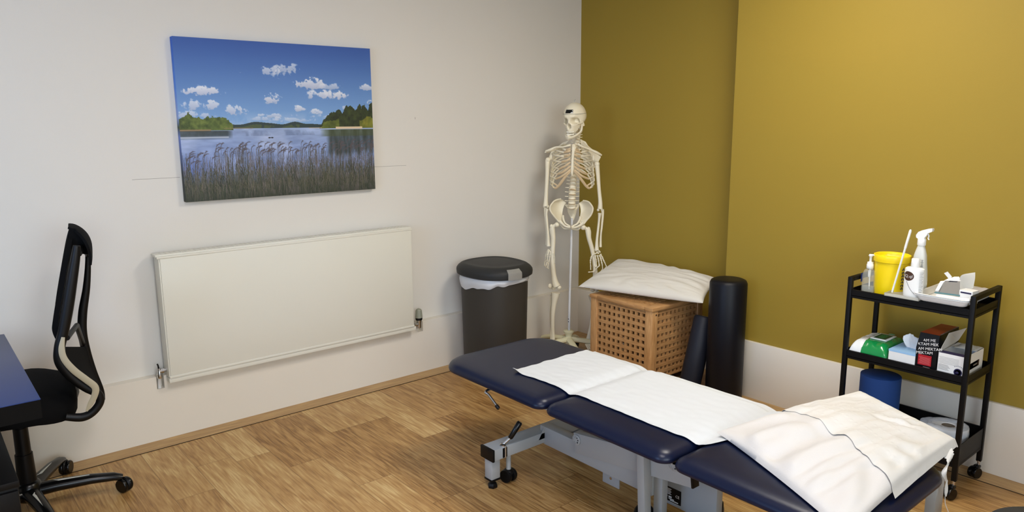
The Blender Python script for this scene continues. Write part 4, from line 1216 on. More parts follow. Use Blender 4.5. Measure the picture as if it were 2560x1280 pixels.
def pillow_paper():
    def f(u, v):
        V = -.0 + v * 1.03
        a0 = .42 - .035 * smoothstep(.5, 1.0, v) + .012 * nz(v * 6, 0, 9)
        U = a0 + (1.005 - a0) * u; Vc = min(1, V)
        p = PF(min(1, U), Vc, 1)
        p = p + Vector((0, 0, .0016 + .0026 * max(smoothstep(.25, .6, v), smoothstep(0, .25, u)) + .0010 * nz(U * 16, V * 20, 1)))
        uu = 2 * U - 1; vv = 2 * Vc - 1
        ed = max(abs(uu), abs(vv))
        p.z += .004 * smoothstep(.8, 1, ed)
        # crumple crease in the middle
        p.z -= .012 * exp(-((U - .80 - (Vc - .55) * .25) / .018) ** 2) * exp(-((Vc - .62) / .13) ** 2)
        p.z += .006 * exp(-((U - .84 - (Vc - .55) * .25) / .02) ** 2) * exp(-((Vc - .62) / .13) ** 2)
        # drape below the edges
        if V > 1: p = p + Vector((0, -(V - 1) * .35, -(V - 1) * .75))
        # sharper corner hanging off the far end
        if u > .97: p.z -= .004
        # rows of embossed dots
        for k, c in enumerate((.50, .58, .66, .74, .84, .93)):
            d = abs(U - c - .05 * (Vc - .5))
            if d < .010: p.z += .0016 * max(0, cos(d / .010 * pi / 2)) * max(0, sin(V * 150)) * smoothstep(.05, .25, V)
        return p
    b = MB(); b.grid(f, 120, 170, .0006); o = b.build('pillow_paper', PAPER2, None, loc=(-1.4, -2.8, .55), smooth=70)
    tag(o, 'embossed white paper sheet draped over the pillow on the couch with a torn strip hanging', 'paper sheet')
    # torn strip hanging from the corner
    P = [aty(2368, 1128, -3.02), aty(2374, 1150, -3.035), aty(2360, 1180, -3.04), aty(2366, 1205, -3.04), aty(2364, 1240, -3.04)]
    W_ = [.026, .016, .010, .008, .003]
    b = MB()
    C_ = catmull(P, 8); Wl = lerpl(W_, 8); side = Vector((.9, -.15, .1)).normalized()
    def g(u, v):
        i = min(len(C_) - 1, int(round(v * (len(C_) - 1))))
        return C_[i] + side * (u - .5) * 2 * Wl[i] * (1 + .35 * nz(v * 30, u * 2, 5)) + CF * (.004 * sin(v * 16 + u * 3))
    b.grid(g, 4, len(C_) - 1, .0008); b.build('torn_strip', PAPER2, o)
    b = MB(); pts = [aty(2363, 1238, -3.04), aty(2363, 1258, -3.05), aty(2369, 1275, -3.06), aty(2378, 1296, -3.07)]
    b.tube(catmull(pts, 5), .0012, seg=6); b.build('thread', PAPER2, o)


PAPER2 = mat('embossed_paper_sheet', (205, 202, 196), .85, bump=.3, bscale=220, var=.01, spec=.2)
pillow_paper()

# ================================================================== slatted laundry basket with pillow
def basket():
    x0, x1, y0, y1, H = -.605, -.125, -1.19, -.705, .468
    root = thing('storage_box', ((x0 + x1) / 2, (y0 + y1) / 2, 0), 'square-holed slatted acacia storage box with lid, beside the black roller', 'storage box')
    P = .052
    for (x, y) in ((x0, y0), (x0, y1 - P), (x1 - P, y0), (x1 - P, y1 - P)):
        b = MB(); b.ab((x, y, 0), (x + P, y + P, H), bev=.004); b.build('corner_post', BASKV, root)
    def lattice(org, du, dn, L, z0, z1, nc, nr, hole):
        """perforated panel built as crossing slats"""
        b = MB(); org = Vector(org); du = Vector(du); dn = Vector(dn)
        pc = L / nc; pr_ = (z1 - z0) / nr; t = .014
        def bx(a0, a1, zz0, zz1, d0, d1):
            A_ = org + du * a0 + dn * d0; B_ = org + du * a1 + dn * d1
            b.ab((min(A_.x, B_.x), min(A_.y, B_.y), zz0), (max(A_.x, B_.x), max(A_.y, B_.y), zz1))
        # outer sheet of uprights, inner sheet of rails, flush grid
        m0 = (pc - hole) / 2
        for k in range(nc + 1):
            a0 = k * pc - (pc - hole) / 2; a1 = k * pc + (pc - hole) / 2
            bx(max(0, a0), min(L, a1), z0, z1, .002, t)
        for k in range(nr + 1):
            c0 = z0 + k * pr_ - (pr_ - hole) / 2; c1 = z0 + k * pr_ + (pr_ - hole) / 2
            bx(0, L, max(z0, c0), min(z1, c1), .0, t - .002)
        return b
    zb, zt = .05, .455
    hole = .0205
    b = lattice((x0 + .006, y1 - P, 0), (0, -1, 0), (1, 0, 0), (y1 - y0) - 2 * P, zb, zt, 10, 10, hole); b.build('side_panel', BASKW, root)
    b = lattice((x0 + P, y0 + .006, 0), (1, 0, 0), (0, 1, 0), (x1 - x0) - 2 * P, zb, zt, 10, 10, hole); b.build('side_panel', BASKW, root)
    b = lattice((x1 - .020, y1 - P, 0), (0, -1, 0), (1, 0, 0), (y1 - y0) - 2 * P, zb, zt, 10, 10, hole); b.build('side_panel', BASKW, root)
    b = lattice((x0 + P, y1 - .020, 0), (1, 0, 0), (0, 1, 0), (x1 - x0) - 2 * P, zb, zt, 10, 10, hole); b.build('side_panel', BASKW, root)
    b = MB(); b.ab((x0 + .03, y0 + .03, .05), (x1 - .03, y1 - .03, .06)); b.build('bottom_board', DARKIN, root)
    b = MB(); b.ab((x0 + .012, y0 + P, H - .022), (x0 + .03, y1 - P, H)); b.ab((x0 + P, y0 + .012, H - .022), (x1 - P, y0 + .03, H)); b.build('top_rail', BASKW, root)
    # lid: framed lattice
    X0, X1, Y0, Y1 = x0 - .006, x1 + .006, y0 - .006, y1 + .006; z0, z1 = H, H + .022
    lid = MB(); F = .062
    lid.ab((X0, Y0, z0), (X1, Y0 + F, z1), bev=.004); lid.ab((X0, Y1 - F, z0), (X1, Y1, z1), bev=.004)
    lid.ab((X0, Y0 + F, z0), (X0 + F, Y1 - F, z1), bev=.004); lid.ab((X1 - F, Y0 + F, z0), (X1, Y1 - F, z1), bev=.004)
    Lx, Ly = X1 - X0 - 2 * F, Y1 - Y0 - 2 * F; n = 9
    for k in range(n + 1):
        w_ = .011
        lid.ab((X0 + F, max(Y0 + F, Y0 + F + Ly * k / n - w_), z0 + .004), (X1 - F, min(Y1 - F, Y0 + F + Ly * k / n + w_), z1 - .001))
        lid.ab((max(X0 + F, X0 + F + Lx * k / n - w_), Y0 + F, z0 + .003), (min(X1 - F, X0 + F + Lx * k / n + w_), Y1 - F, z1 - .002))
    lid.build('lid', BASKW, root)
    b = MB(); b.lathe([(.006, 0), (.006, .001)], (x0 + .034, y0 - .0002, .445), axis=(0, -1, 0), seg=12); b.build('screw_hole', DARKIN, root)


basket()
PG = pillow_fn((-.635, -.625, .525), (-.440, -1.410, .535), (-.150, -1.310, .612), (-.150, -.515, .622), .062, .04, 11, .0055, .5, floor=.4915)
o = pillow(PG, 110, 80, 'pillow', PILLOW2, (-.4, -1.0, .52)); tag(o, 'plain off-white pillow lying across the lid of the wooden storage box', 'pillow')


# ================================================================== rollers
def roller(name, c, r, z0, z1, m, label, lean=(0, 0), seg=48, sx=1, sy=1):
    b = MB(); e = .022 * (r / .1)
    prof = [(r * .8, 0), (r - e * .4, .002), (r, e), (r, (z1 - z0) * .5), (r, z1 - z0 - e), (r - e * .35, z1 - z0 - e * .3), (r - e, z1 - z0), (r * .6, z1 - z0 + .001), (0, z1 - z0 + .001)]
    ax = Vector((lean[0], lean[1], 1)).normalized()
    b.lathe(prof, (c[0], c[1], z0), axis=ax, seg=seg, sx=sx, sy=sy)
    o = b.build(name, m, None, loc=(c[0], c[1], z0), smooth=50); tag(o, label, 'roller'); return o


roller('bolster_roll', (-.405, -1.545), .100, 0, .692, FOAMB, 'tall black upholstered bolster roll standing on end next to the wooden box')
roller('bolster_roll', (-.502, -1.376), .060, .012, .46, FOAMG, 'slimmer charcoal bolster roll leaning between the wooden box and the tall black roll', lean=(.32, .0))
# ================================================================== black utility trolley
TX0, TX1, TY0, TY1 = -.632, -.330, -2.806, -2.298     # front/rear in x, right/left in y
TT = .857
FL = {'top': (.776, .801, .764), 'mid': (.497, .523, .486), 'low': (.146, .231, .134)}


def trolley():
    root = thing('utility_trolley', ((TX0 + TX1) / 2, (TY0 + TY1) / 2, 0), 'black metal three-tier trolley on casters against the olive wall', 'trolley')
    pw = .020
    for x in (TX0, TX1 - pw):
        for y in (TY0, TY1 - pw):
            b = MB(); b.ab((x, y, .075), (x + pw, y + pw, TT), bev=.003); b.build('post', BLACKM, root)
            cx, cy = x + pw / 2, y + pw / 2
            b = MB(); b.lathe([(.006, .0), (.006, .02), (.010, .021), (.010, .026)], (cx, cy, .052), seg=14); st = b.build('caster_stem', CHROME, root)
            b = MB()
            for d in (-.010, .010):
                b.lathe([(.008, -.007), (.023, -.007), (.025, -.004), (.025, .004), (.023, .007), (.008, .007)], (cx - .018 + d * .35, cy + .006 + d, .0255), axis=(.35, 1, 0), seg=26)
            b.lathe([(.026, -.003), (.026, .003)], (cx - .016, cy + .006, .029), axis=(.35, 1, 0), seg=20)
            b.bar((cx - .02, cy + .005, .05), (cx + .008, cy, .05), .024, .016, bev=.006); b.build('caster', BLACKG, st)
    for y in (TY0, TY1 - pw):
        b = MB(); b.ab((TX0 + pw * .5, y, TT - .020), (TX1 - pw * .5, y + pw, TT), bev=.003); b.build('handle_bar', BLACKM, root)
    for n, (zf, zl, zb) in FL.items():
        b = MB(); t = .0022; x0, x1, y0, y1 = TX0 + .004, TX1 - .004, TY0 + .004, TY1 - .004
        b.ab((x0, y0, zf - t), (x1, y1, zf))
        b.ab((x0, y0, zb), (x0 + t, y1, zl)); b.ab((x1 - t, y0, zb), (x1, y1, zl)); b.ab((x0, y0, zb), (x1, y0 + t, zl)); b.ab((x0, y1 - t, zb), (x1, y1, zl))
        for xx in (x0 + t, x1 - .008): b.ab((xx, y0 + t, zl - .003), (xx + .007, y1 - t, zl))
        tr = b.build('tray', BLACKM, root)
        for yy in (-2.42, -2.68):
            q = MB(); q.ball((x0 + .012, yy, zb - .001), .004, seg=8); q.build('tray_screw', BLACKM, tr)


trolley()
ZTOP, ZMID, ZLOW = FL['top'][0] + .0008, FL['mid'][0] + .0008, FL['low'][0] + .0008

# ---------------------------------------------------------------- top tray
def obj1(b, name, m, loc, label, cat, **k):
    o = b.build(name, m, None, loc=loc, **k); return tag(o, label, cat)


def pump_bottle():
    c = Vector((-.545, -2.352, ZTOP))
    root = thing('pump_bottle', c, 'small clear pump bottle with white pump, left end of the trolley top', 'pump bottle')
    W, D, Hh = .028, .017, .112
    prof = [(.96, 0), (1.0, .004), (1, .03), (1, .075), (.96, .09), (.78, .104), (.50, .112), (.46, .118)]
    b = MB(); ex = lambda s, h: rrect(c.x, c.y, D * s, W * s, .012 * s, c.z + h, 5)
    b.rings([ex(s, h) for s, h in prof]); bt = b.build('bottle', CLEAR, root, smooth=60)
    b = MB(); b.rings([rrect(c.x, c.y, D * .93, W * .93, .011, c.z + h, 5) for h in (.003, .034)]); b.build('gel', GEL, bt)
    b = MB(); b.lathe([(.0125, .113), (.0145, .116), (.0145, .132), (.0125, .135), (.0125, .142), (.006, .144)], c, seg=28); p = b.build('pump_collar', WHITEP, root)
    b = MB(); b.lathe([(.005, .142), (.0055, .166), (.009, .17), (.009, .174), (.006, .177), (0, .177)], c, seg=20)
    b.tube([c + Vector((0, .006, .174)), c + Vector((.001, -.012, .175)), c + Vector((.002, -.026, .171)), c + Vector((.002, -.032, .166))], [.006, .005, .004, .0032], seg=10, flat=.7); b.build('pump_head', WHITEP, p)
    b = MB(); b.tube([c + Vector((0, 0, .113)), c + Vector((.002, -.003, .02))], .003, seg=10); b.lathe([(.005, .075), (.006, .08), (.006, .104), (.004, .108)], c, seg=12); b.build('dip_tube', WHITEP, p)
    b = MB(); b.grid(lambda u, v: (c.x - D * .9 + u * D * 1.2, c.y + W + .0006, c.z + .05 + v * .04), 2, 2, .0006); b.build('label', mat('blue_label', (30, 50, 120), .5), bt)


pump_bottle()


def sharps_bin():
    c = Vector((-.500, -2.425, ZTOP))
    root = thing('sharps_bin', c, 'round yellow plastic sharps bin with flap lid on the trolley top', 'sharps bin')
    b = MB(); b.lathe([(.058, 0), (.062, .003), (.0655, .05), (.069, .150), (.0695, .164), (.066, .166)], c, seg=56); bd = b.build('tub', YELLOW, root)
    b = MB(); b.lathe([(.071, .150), (.074, .152), (.0750, .162), (.0755, .174), (.074, .180), (.070, .182), (.066, .180), (.064, .172), (.060, .168), (.02, .168), (0, .168)], c, seg=56); ld = b.build('lid', YELLOW, root)
    b = MB(); b.lathe([(.028, .1681), (.032, .172), (.030, .174), (.026, .171), (0, .170)], c + Vector((.012, .004, 0)), seg=30); b.bar(c + Vector((.01, -.03, .175)), c + Vector((-.012, .02, .178)), .03, .008, bev=.002)
    b.bar(c + Vector((-.02, -.05, .174)), c + Vector((-.01, -.025, .176)), .02, .006, bev=.002); b.build('flap', mat('pale_yellow_flap', (248, 226, 90), .35), ld)
    b = MB()
    for k in range(7):
        a0 = radians(-118 - 1.5 + 0 * k); zz = .04 + k * .014
        for j in range(3):
            a = a0 + radians(4 * j); r = .0664 + zz * .028
            b.box((c.x + cos(a) * r, c.y + sin(a) * r, c.z + zz + .004 * (j % 2)), (.0012, .003, .006 + .003 * ((k + j) % 2)), rz=a)
    b.build('printed_text', INK, bd)


sharps_bin()

# thin white rod standing in the corner of the clear plate, leaning on the yellow bin's rim
p0 = atx(2230, 731, -.588); p1 = atx(2277, 574, -.575)
b = MB(); b.tube([p0, p0.lerp(p1, .03), p0.lerp(p1, .7), p0.lerp(p1, .72), p1.lerp(p0, .02), p1], [.003, .0038, .0042, .0052, .0052, .003], seg=14)
obj1(b, 'stirring_rod', WHITEP, p0, 'thin white plastic rod leaning upright in front of the yellow sharps bin', 'rod')

b = MB(); q0 = Vector((-.640, -2.600, .8018)); q1 = Vector((-.430, -2.462, .8018 + .013)); t = .002
b.ab((q0.x, q0.y, q0.z), (q1.x, q1.y, q0.z + t))
for a_, c_ in (((q0.x, q0.y), (q0.x + t, q1.y)), ((q1.x - t, q0.y), (q1.x, q1.y)), ((q0.x, q1.y - t), (q1.x, q1.y)), ((q0.x, q0.y), (q1.x, q0.y + t))): b.ab((a_[0], a_[1], q0.z), (c_[0], c_[1], q1.z))
obj1(b, 'clear_tray', FROST, (q0 + q1) / 2, 'shallow clear plastic tray under the white bottles on the trolley top', 'tray')
ZB = .8018 + .0026


def lotion_bottle():
    c = Vector((-.590, atx(2285, 700, -.590).y, ZB))
    root = thing('lotion_bottle', c, 'squat white lotion bottle with a dark brown oval logo on the trolley top', 'bottle')
    b = MB(); b.lathe([(.034, 0), (.037, .003), (.0385, .02), (.0385, .112), (.037, .122), (.030, .127), (.016, .129)], c, seg=44, sx=.72); bt = b.build('body', WHITEP, root)
    b = MB(); b.lathe([(.0155, .128), (.0165, .130), (.0160, .162), (.0135, .165), (0, .165)], c, seg=32); b.build('cap', WHITEP, root)
    def surf(a, z, off=.0006):
        return Vector((c.x + cos(a) * (.0385 + off) * .72, c.y + sin(a) * (.0385 + off), c.z + z))
    b = MB(); ac = radians(158); n = 30
    def oval(u, v):
        a = 2 * pi * u; return surf(ac + .62 * cos(a) * v, .092 + .020 * sin(a) * v, .0007)
    b.grid(oval, n, 5); lg = b.build('oval_logo', BROWN, bt)
    def ctext(s, size, ac_, z, m, name, par):
        cu = bpy.data.curves.new(name, 'FONT'); cu.body = s; cu.size = size; cu.align_x = 'CENTER'; cu.resolution_u = 2
        o = bpy.data.objects.new(name, cu); COL.objects.link(o); dg = bpy.context.evaluated_depsgraph_get(); me = bpy.data.meshes.new_from_object(o.evaluated_get(dg))
        bpy.data.objects.remove(o); bpy.data.curves.remove(cu)
        for v in me.vertices: v.co = surf(ac_ + v.co.x / .034, z + v.co.y, .0012) - ROOT[par]
        me.materials.clear(); me.materials.append(m); o = bpy.data.objects.new(name, me); COL.objects.link(o); o.parent = par; ROOT[o] = ROOT[par]
    ctext('IQ.qI', .017, ac, .086, WHITEINK, 'logo_lettering', bt)
    b = MB(); P = [surf(radians(150) + .95 * t, .070 - .050 * t - .006 * sin(t * 3), .001) for t in [k / 12 for k in range(13)]]; b.tube(P, .0007, seg=5); b.build('swirl_line', INK, bt)
    b = MB()
    for k in range(15):
        for j in range(4 + (k % 3)):
            b.box(surf(radians(228) + .055 * j * 1.6, .022 + k * .0063, .0006), (.0006, .0022, .0012), rz=radians(228))
    b.build('fine_print', GREYINK, bt)


lotion_bottle()


def spray_bottle():
    c = Vector((-.505, atx(2301, 640, -.505).y, ZB))
    root = thing('spray_bottle', c, 'tall translucent white trigger spray bottle at the back of the trolley top', 'spray bottle')
    def ring(hx, hy, z, dy=0): return rrect(c.x, c.y + dy, hx, hy, min(hx, hy) * .8, c.z + z, 5)
    b = MB(); b.rings([ring(.022, .032, 0), ring(.024, .034, .004), ring(.024, .034, .06), ring(.023, .031, .10), ring(.022, .027, .13), ring(.020, .024, .165), ring(.016, .018, .19), ring(.013, .0135, .205), ring(.012, .012, .214)])
    bt = b.build('body', SPRAYP, root, smooth=60)
    b = MB(); b.lathe([(.0145, .208), (.0165, .211), (.0165, .234), (.013, .240)], c, seg=26); b.build('collar', WHITEP, root)
    b = MB(); Y = Vector((0, -1, 0)); Zz = Vector((0, 0, 1))
    prof = [(-.018, .262), (-.019, .272), (-.012, .286), (.0, .294), (.018, .302), (.034, .306), (.036, .300), (.034, .292), (.020, .284), (.018, .276), (.010, .262), (.008, .254), (-.008, .254)]
    P = [c + Y * y * 1.15 + Zz * (z - .020) + Vector((-.010, 0, 0)) for y, z in prof]; b.prism(P, Vector((.020, 0, 0))); b.build('spray_head', WHITEP, root)
    b = MB(); b.tube(catmull([c + Y * .020 + Zz * .264, c + Y * .026 + Zz * .252, c + Y * .024 + Zz * .242, c + Y * .028 + Zz * .236], 4), .0045, seg=8, flat=.6); b.build('trigger', WHITEP, root)
    b = MB()
    for k in range(26):
        w_ = .004 + .006 * random.random(); z = .03 + k * .0048
        if 7 <= k <= 11: continue
        b.box((c.x - .0246, c.y - .018, c.z + z), (.0006, w_, .0018))
    b.box((c.x - .0246, c.y - .018, c.z + .072), (.0007, .011, .013)); b.build('printed_text', INK, bt)


spray_bottle()


def dressing_tray():
    x0, x1, y0, y1 = -.642, -.340, -2.783, -2.577
    z0 = ZTOP + .0248; cx, cy = (x0 + x1) / 2, (y0 + y1) / 2; hx, hy = (x1 - x0) / 2, (y1 - y0) / 2
    z0 = .8022
    b = MB()
    pr = [(-.022, .0), (-.012, .006), (-.005, .024), (.0, .026), (.0, .028), (-.008, .028), (-.014, .010), (-.024, .003)]
    b.rings([rrect(cx, cy, hx + o, hy + o, .02, z0 + h, 5) for o, h in pr]); obj1(b, 'dressing_tray', WHITEP, (cx, cy, z0), 'rectangular white plastic tray holding opened boxes, right end of the trolley top', 'tray')
    b = MB(); b.rings([rrect(cx, cy, hx + o * .985 - .002, hy + o * .985 - .002, .02, z0 + h, 5) for o, h in [(-.022, .0045), (-.012, .012), (-.005, .029), (.002, .031), (.002, .033), (-.007, .033), (-.014, .015), (-.024, .007)]])
    obj1(b, 'dressing_tray', WHITEP, (cx, cy, z0 + .01), 'second white plastic tray nested inside the dressing tray under the opened boxes', 'tray')
    return z0 + .0085


ZD = dressing_tray()


def needle_box():
    # wedge shaped opened carton: grey front, torn white flaps
    c = Vector((-.50, -2.665, ZD + .03))
    root = thing('needle_box', c, 'opened carton with grey front and torn white flaps lying in the white tray', 'box')
    a = [atx(2337, 733, -.600), atx(2400, 741, -.600), atx(2400, 703, -.560), atx(2361, 701, -.560)]
    d = Vector((.060, 0, .004))
    b = MB(); b.prism(a, d); b.build('carton', WHITEC, root, smooth=0)
    b = MB(); e = Vector((-.0012, 0, 0)); b.prism([a[0] + e + Vector((0, -.012, .002)), a[1] + e + Vector((0, 0, .002)), a[2] + e, a[3] + e + Vector((0, -.004, 0))], Vector((-.0006, 0, 0))); fr = b.build('grey_front', mat('grey_box_print', (122, 118, 112), .6), root, smooth=0)
    b = MB(); m0 = a[0].lerp(a[3], .02) + e * 1.6; m1 = a[1].lerp(a[2], .0) + e * 1.6
    b.prism([a[0] + e * 1.8, a[1] + e * 1.8, a[1] + e * 1.8 + Vector((0, 0, .007)), a[0] + e * 1.8 + Vector((0, 0, .007))], Vector((-.0006, 0, 0))); b.build('teal_strip', mat('teal_print', (96, 132, 134), .5), fr, smooth=0)
    b = MB(); q = a[2].lerp(a[3], .1) + e * 4
    b.prism([q, q + Vector((0, .030, -.002)), q + Vector((0, .046, -.020)), q + Vector((0, .024, -.006)), q + Vector((0, .010, -.014))], Vector((-.0005, 0, 0))); b.build('printed_mark', INK, fr, smooth=0)
    def flap(P, name, m, th=.0008):
        b = MB(); P = [Vector(p) for p in P]; n = (P[1] - P[0]).cross(P[2] - P[0]).normalized() * th; b.prism(P, n); return b.build(name, m, root, smooth=0)
    flap([a[3] + d * .1, a[2] + d * .1, atx(2398, 692, -.53), atx(2386, 692, -.53)], 'top_flap', WHITEC)
    flap([atx(2372, 697, -.535), atx(2360, 683, -.54), atx(2369, 679, -.54), atx(2380, 692, -.535)], 'torn_flap', WHITEC)
    flap([atx(2361, 702, -.563), atx(2351, 703, -.565), atx(2338, 727, -.600), atx(2347, 727, -.602)], 'side_flap', WHITEC)


needle_box()


def plaster_box():
    c = Vector((-.578, atx(2417, 735, -.600).y, ZD + .003))
    root = thing('plaster_box', c, 'small white carton with navy stripe and a tall curled open lid in the white tray', 'box')
    M = Matrix.Rotation(radians(-6), 3, 'Z')
    b = MB(); b.box(c + Vector((0, 0, .028)), (.050, .050, .054), rot=M, bev=.001); bx = b.build('carton', WHITEC, root, smooth=0)
    b = MB(); b.box(c + M @ Vector((-.0255, 0, .046)), (.001, .040, .006), rot=M); b.build('navy_stripe', INKB, bx, smooth=0)
    P = [[atx(2400, 734, -.555), atx(2399, 700, -.552), atx(2403, 689, -.545), atx(2412, 685, -.53)], [atx(2433, 720, -.53), atx(2437, 700, -.52), atx(2438, 690, -.515), atx(2438, 681, -.51)]]
    A_ = catmull(P[0], 5); B_ = catmull(P[1], 5)
    b = MB(); b.grid(lambda u, v: A_[int(round(v * (len(A_) - 1)))].lerp(B_[int(round(v * (len(B_) - 1)))], u) + Vector((.004 * sin(pi * u), 0, 0)), 8, len(A_) - 1, .0008); b.build('open_lid', GREYC, root)


plaster_box()
b = MB(); a = atx(2341, 739, -.618); c = atx(2426, 751, -.618); b.tube([a, a.lerp(c, .02), a.lerp(c, .38), a.lerp(c, .40), a.lerp(c, .98), c], [.005, .007, .007, .0064, .0064, .004], seg=16)
obj1(b, 'marker_pen', WHITEP, a, 'thick white marker pen lying along the front of the white tray', 'pen')
b = MB()
def sachet(u, v): return (-.50 + .115 * u, -2.700 - .085 * v, ZD + .022 + .028 * sin(pi * u) * (1 - .2 * v) + .005 * nz(u * 4, v * 4, 2))
b.grid(sachet, 16, 14, .001); obj1(b, 'plastic_sachet', mat('grey_sachet', (176, 170, 168), .4), (-.45, -2.745, ZD + .02), 'crumpled grey plastic sachet at the back of the white tray', 'sachet')

# ---------------------------------------------------------------- middle tray
def wipes_pack():
    y0, y1, x0, x1 = -2.484, -2.318, -.616, -.375; z = ZMID
    root = thing('wipes_pack', ((x0 + x1) / 2, (y0 + y1) / 2, z), 'shiny green and white soft pack of wet wipes on the trolley middle shelf', 'wipes pack')
    cx, cy, hx, hy = (x0 + x1) / 2, (y0 + y1) / 2, (x1 - x0) / 2, (y1 - y0) / 2
    def f(u, v, side):
        uu, vv = 2 * u - 1, 2 * v - 1
        e = (1 - abs(uu) ** 5) * (1 - abs(vv) ** 9); h = .072 * max(0, e) ** .55
        w = .005 * nz(u * 8, v * 7, 1) * (1 if max(abs(uu), abs(vv)) > .6 else .15)
        px = cx + hx * uu * (1 - .02 * (1 - vv * vv)); py = cy + hy * vv * (1 - .06 * (1 - uu ** 2))
        if side > 0: return Vector((px, py, z + .014 + h * .85 + w))
        return Vector((px, py, z + .014 - .013 * max(0, e) ** .3))
    b = MB(); bm = b.bm; nu, nv = 120, 100
    T = [[bm.verts.new(f(i / nu, j / nv, 1)) for j in range(nv + 1)] for i in range(nu + 1)]
    B_ = [[T[i][j] if i in (0, nu) or j in (0, nv) else bm.verts.new(f(i / nu, j / nv, -1)) for j in range(nv + 1)] for i in range(nu + 1)]
    fw = []
    for i in range(nu):
        for j in range(nv):
            q = bm.faces.new((T[i][j], T[i + 1][j], T[i + 1][j + 1], T[i][j + 1]))
            # left third of the pack is white with a wavy border
            u, v = i / nu, j / nv
            if v > .70 - .10 * sin(u * 3.0) + .16 * smoothstep(.45, 0, u) * 0 + (-.12 * smoothstep(.5, 0, u) + .10): q.material_index = 1
            try: bm.faces.new((B_[i][j], B_[i][j + 1], B_[i + 1][j + 1], B_[i + 1][j]))
            except ValueError: pass
    o = b.build('pack', GREENP, root, smooth=60); o.data.materials.append(mat('white_pack_film', (226, 228, 228), .25, coat=.4))
    zt = z + .014 + .072 * .85
    M = Matrix.Rotation(radians(0), 3, 'Z')
    b = MB(); b.box((cx + .005, cy - .012, zt + .003), (.105, .072, .005), rot=M, bev=.002); l = b.build('resealable_lid', WHITEP, root)
    b = MB(); b.box((cx + .005, cy - .012, zt + .0060), (.082, .052, .001), rot=M); lw = b.build('lid_window', DKGREEN, l)
    b = MB()
    for k in range(5): b.box((cx + .005 + .012 * (k - 2), cy - .012, zt + .0067), (.004, .030 - .004 * (k % 2), .0005), rot=M)
    b.build('lid_lettering', GREENP, lw)
    b = MB(); b.lathe([(.014, 0), (.014, .0008)], (cx + .085, cy - .015, zt + .001), seg=20, sx=.6); b.build('printed_badge', mat('green_badge', (90, 160, 120), .4), o)


wipes_pack()


def tissue_box():
    x0, x1, y0, y1 = -.604, -.385, -2.596, -2.487; h = .066; z = ZMID
    root = thing('tissue_box', ((x0 + x1) / 2, (y0 + y1) / 2, z), 'white and pale blue tissue box with one tissue pulled out, beside the green pack', 'tissue box')
    b = MB(); b.ab((x0, y0, z), (x1, y1, z + h), bev=.0015); bx = b.build('carton', WHITEC, root, smooth=0)
    b = MB(); b.ab((x0 - .0005, y0 - .0005, z + h - .008), (x1 + .0005, y1 + .0005, z + h + .0005)); b.build('blue_top', LBLUE, bx, smooth=0)
    b = MB(); c = Vector(((x0 + x1) / 2 + .0, (y0 + y1) / 2 - .006, z + h))
    def f(u, v, o=0):
        a = (u - .5) * 2; w = .030 * (.55 + .75 * sin(pi * min(1, v * .62 + .05)))
        return (c.x - .03 + o + .010 * sin(a * 3.0) * (.3 + v) + .006 * nz(a * 3, v * 3, 7), c.y - .004 + w * a + .006 * v, c.z - .004 + .066 * (v - .22 * v * v * a * a) + .003 * nz(a * 4, v * 5, 1))
    b.grid(f, 26, 20, .0008)
    def f2(u, v):
        p = f(u, v); return (p[0] + .014 + .010 * sin(u * 8), p[1] - .004, p[2] - .012 * v)
    b.grid(f2, 20, 14, .0008); b.build('tissue', TISSUE, root)


tissue_box()


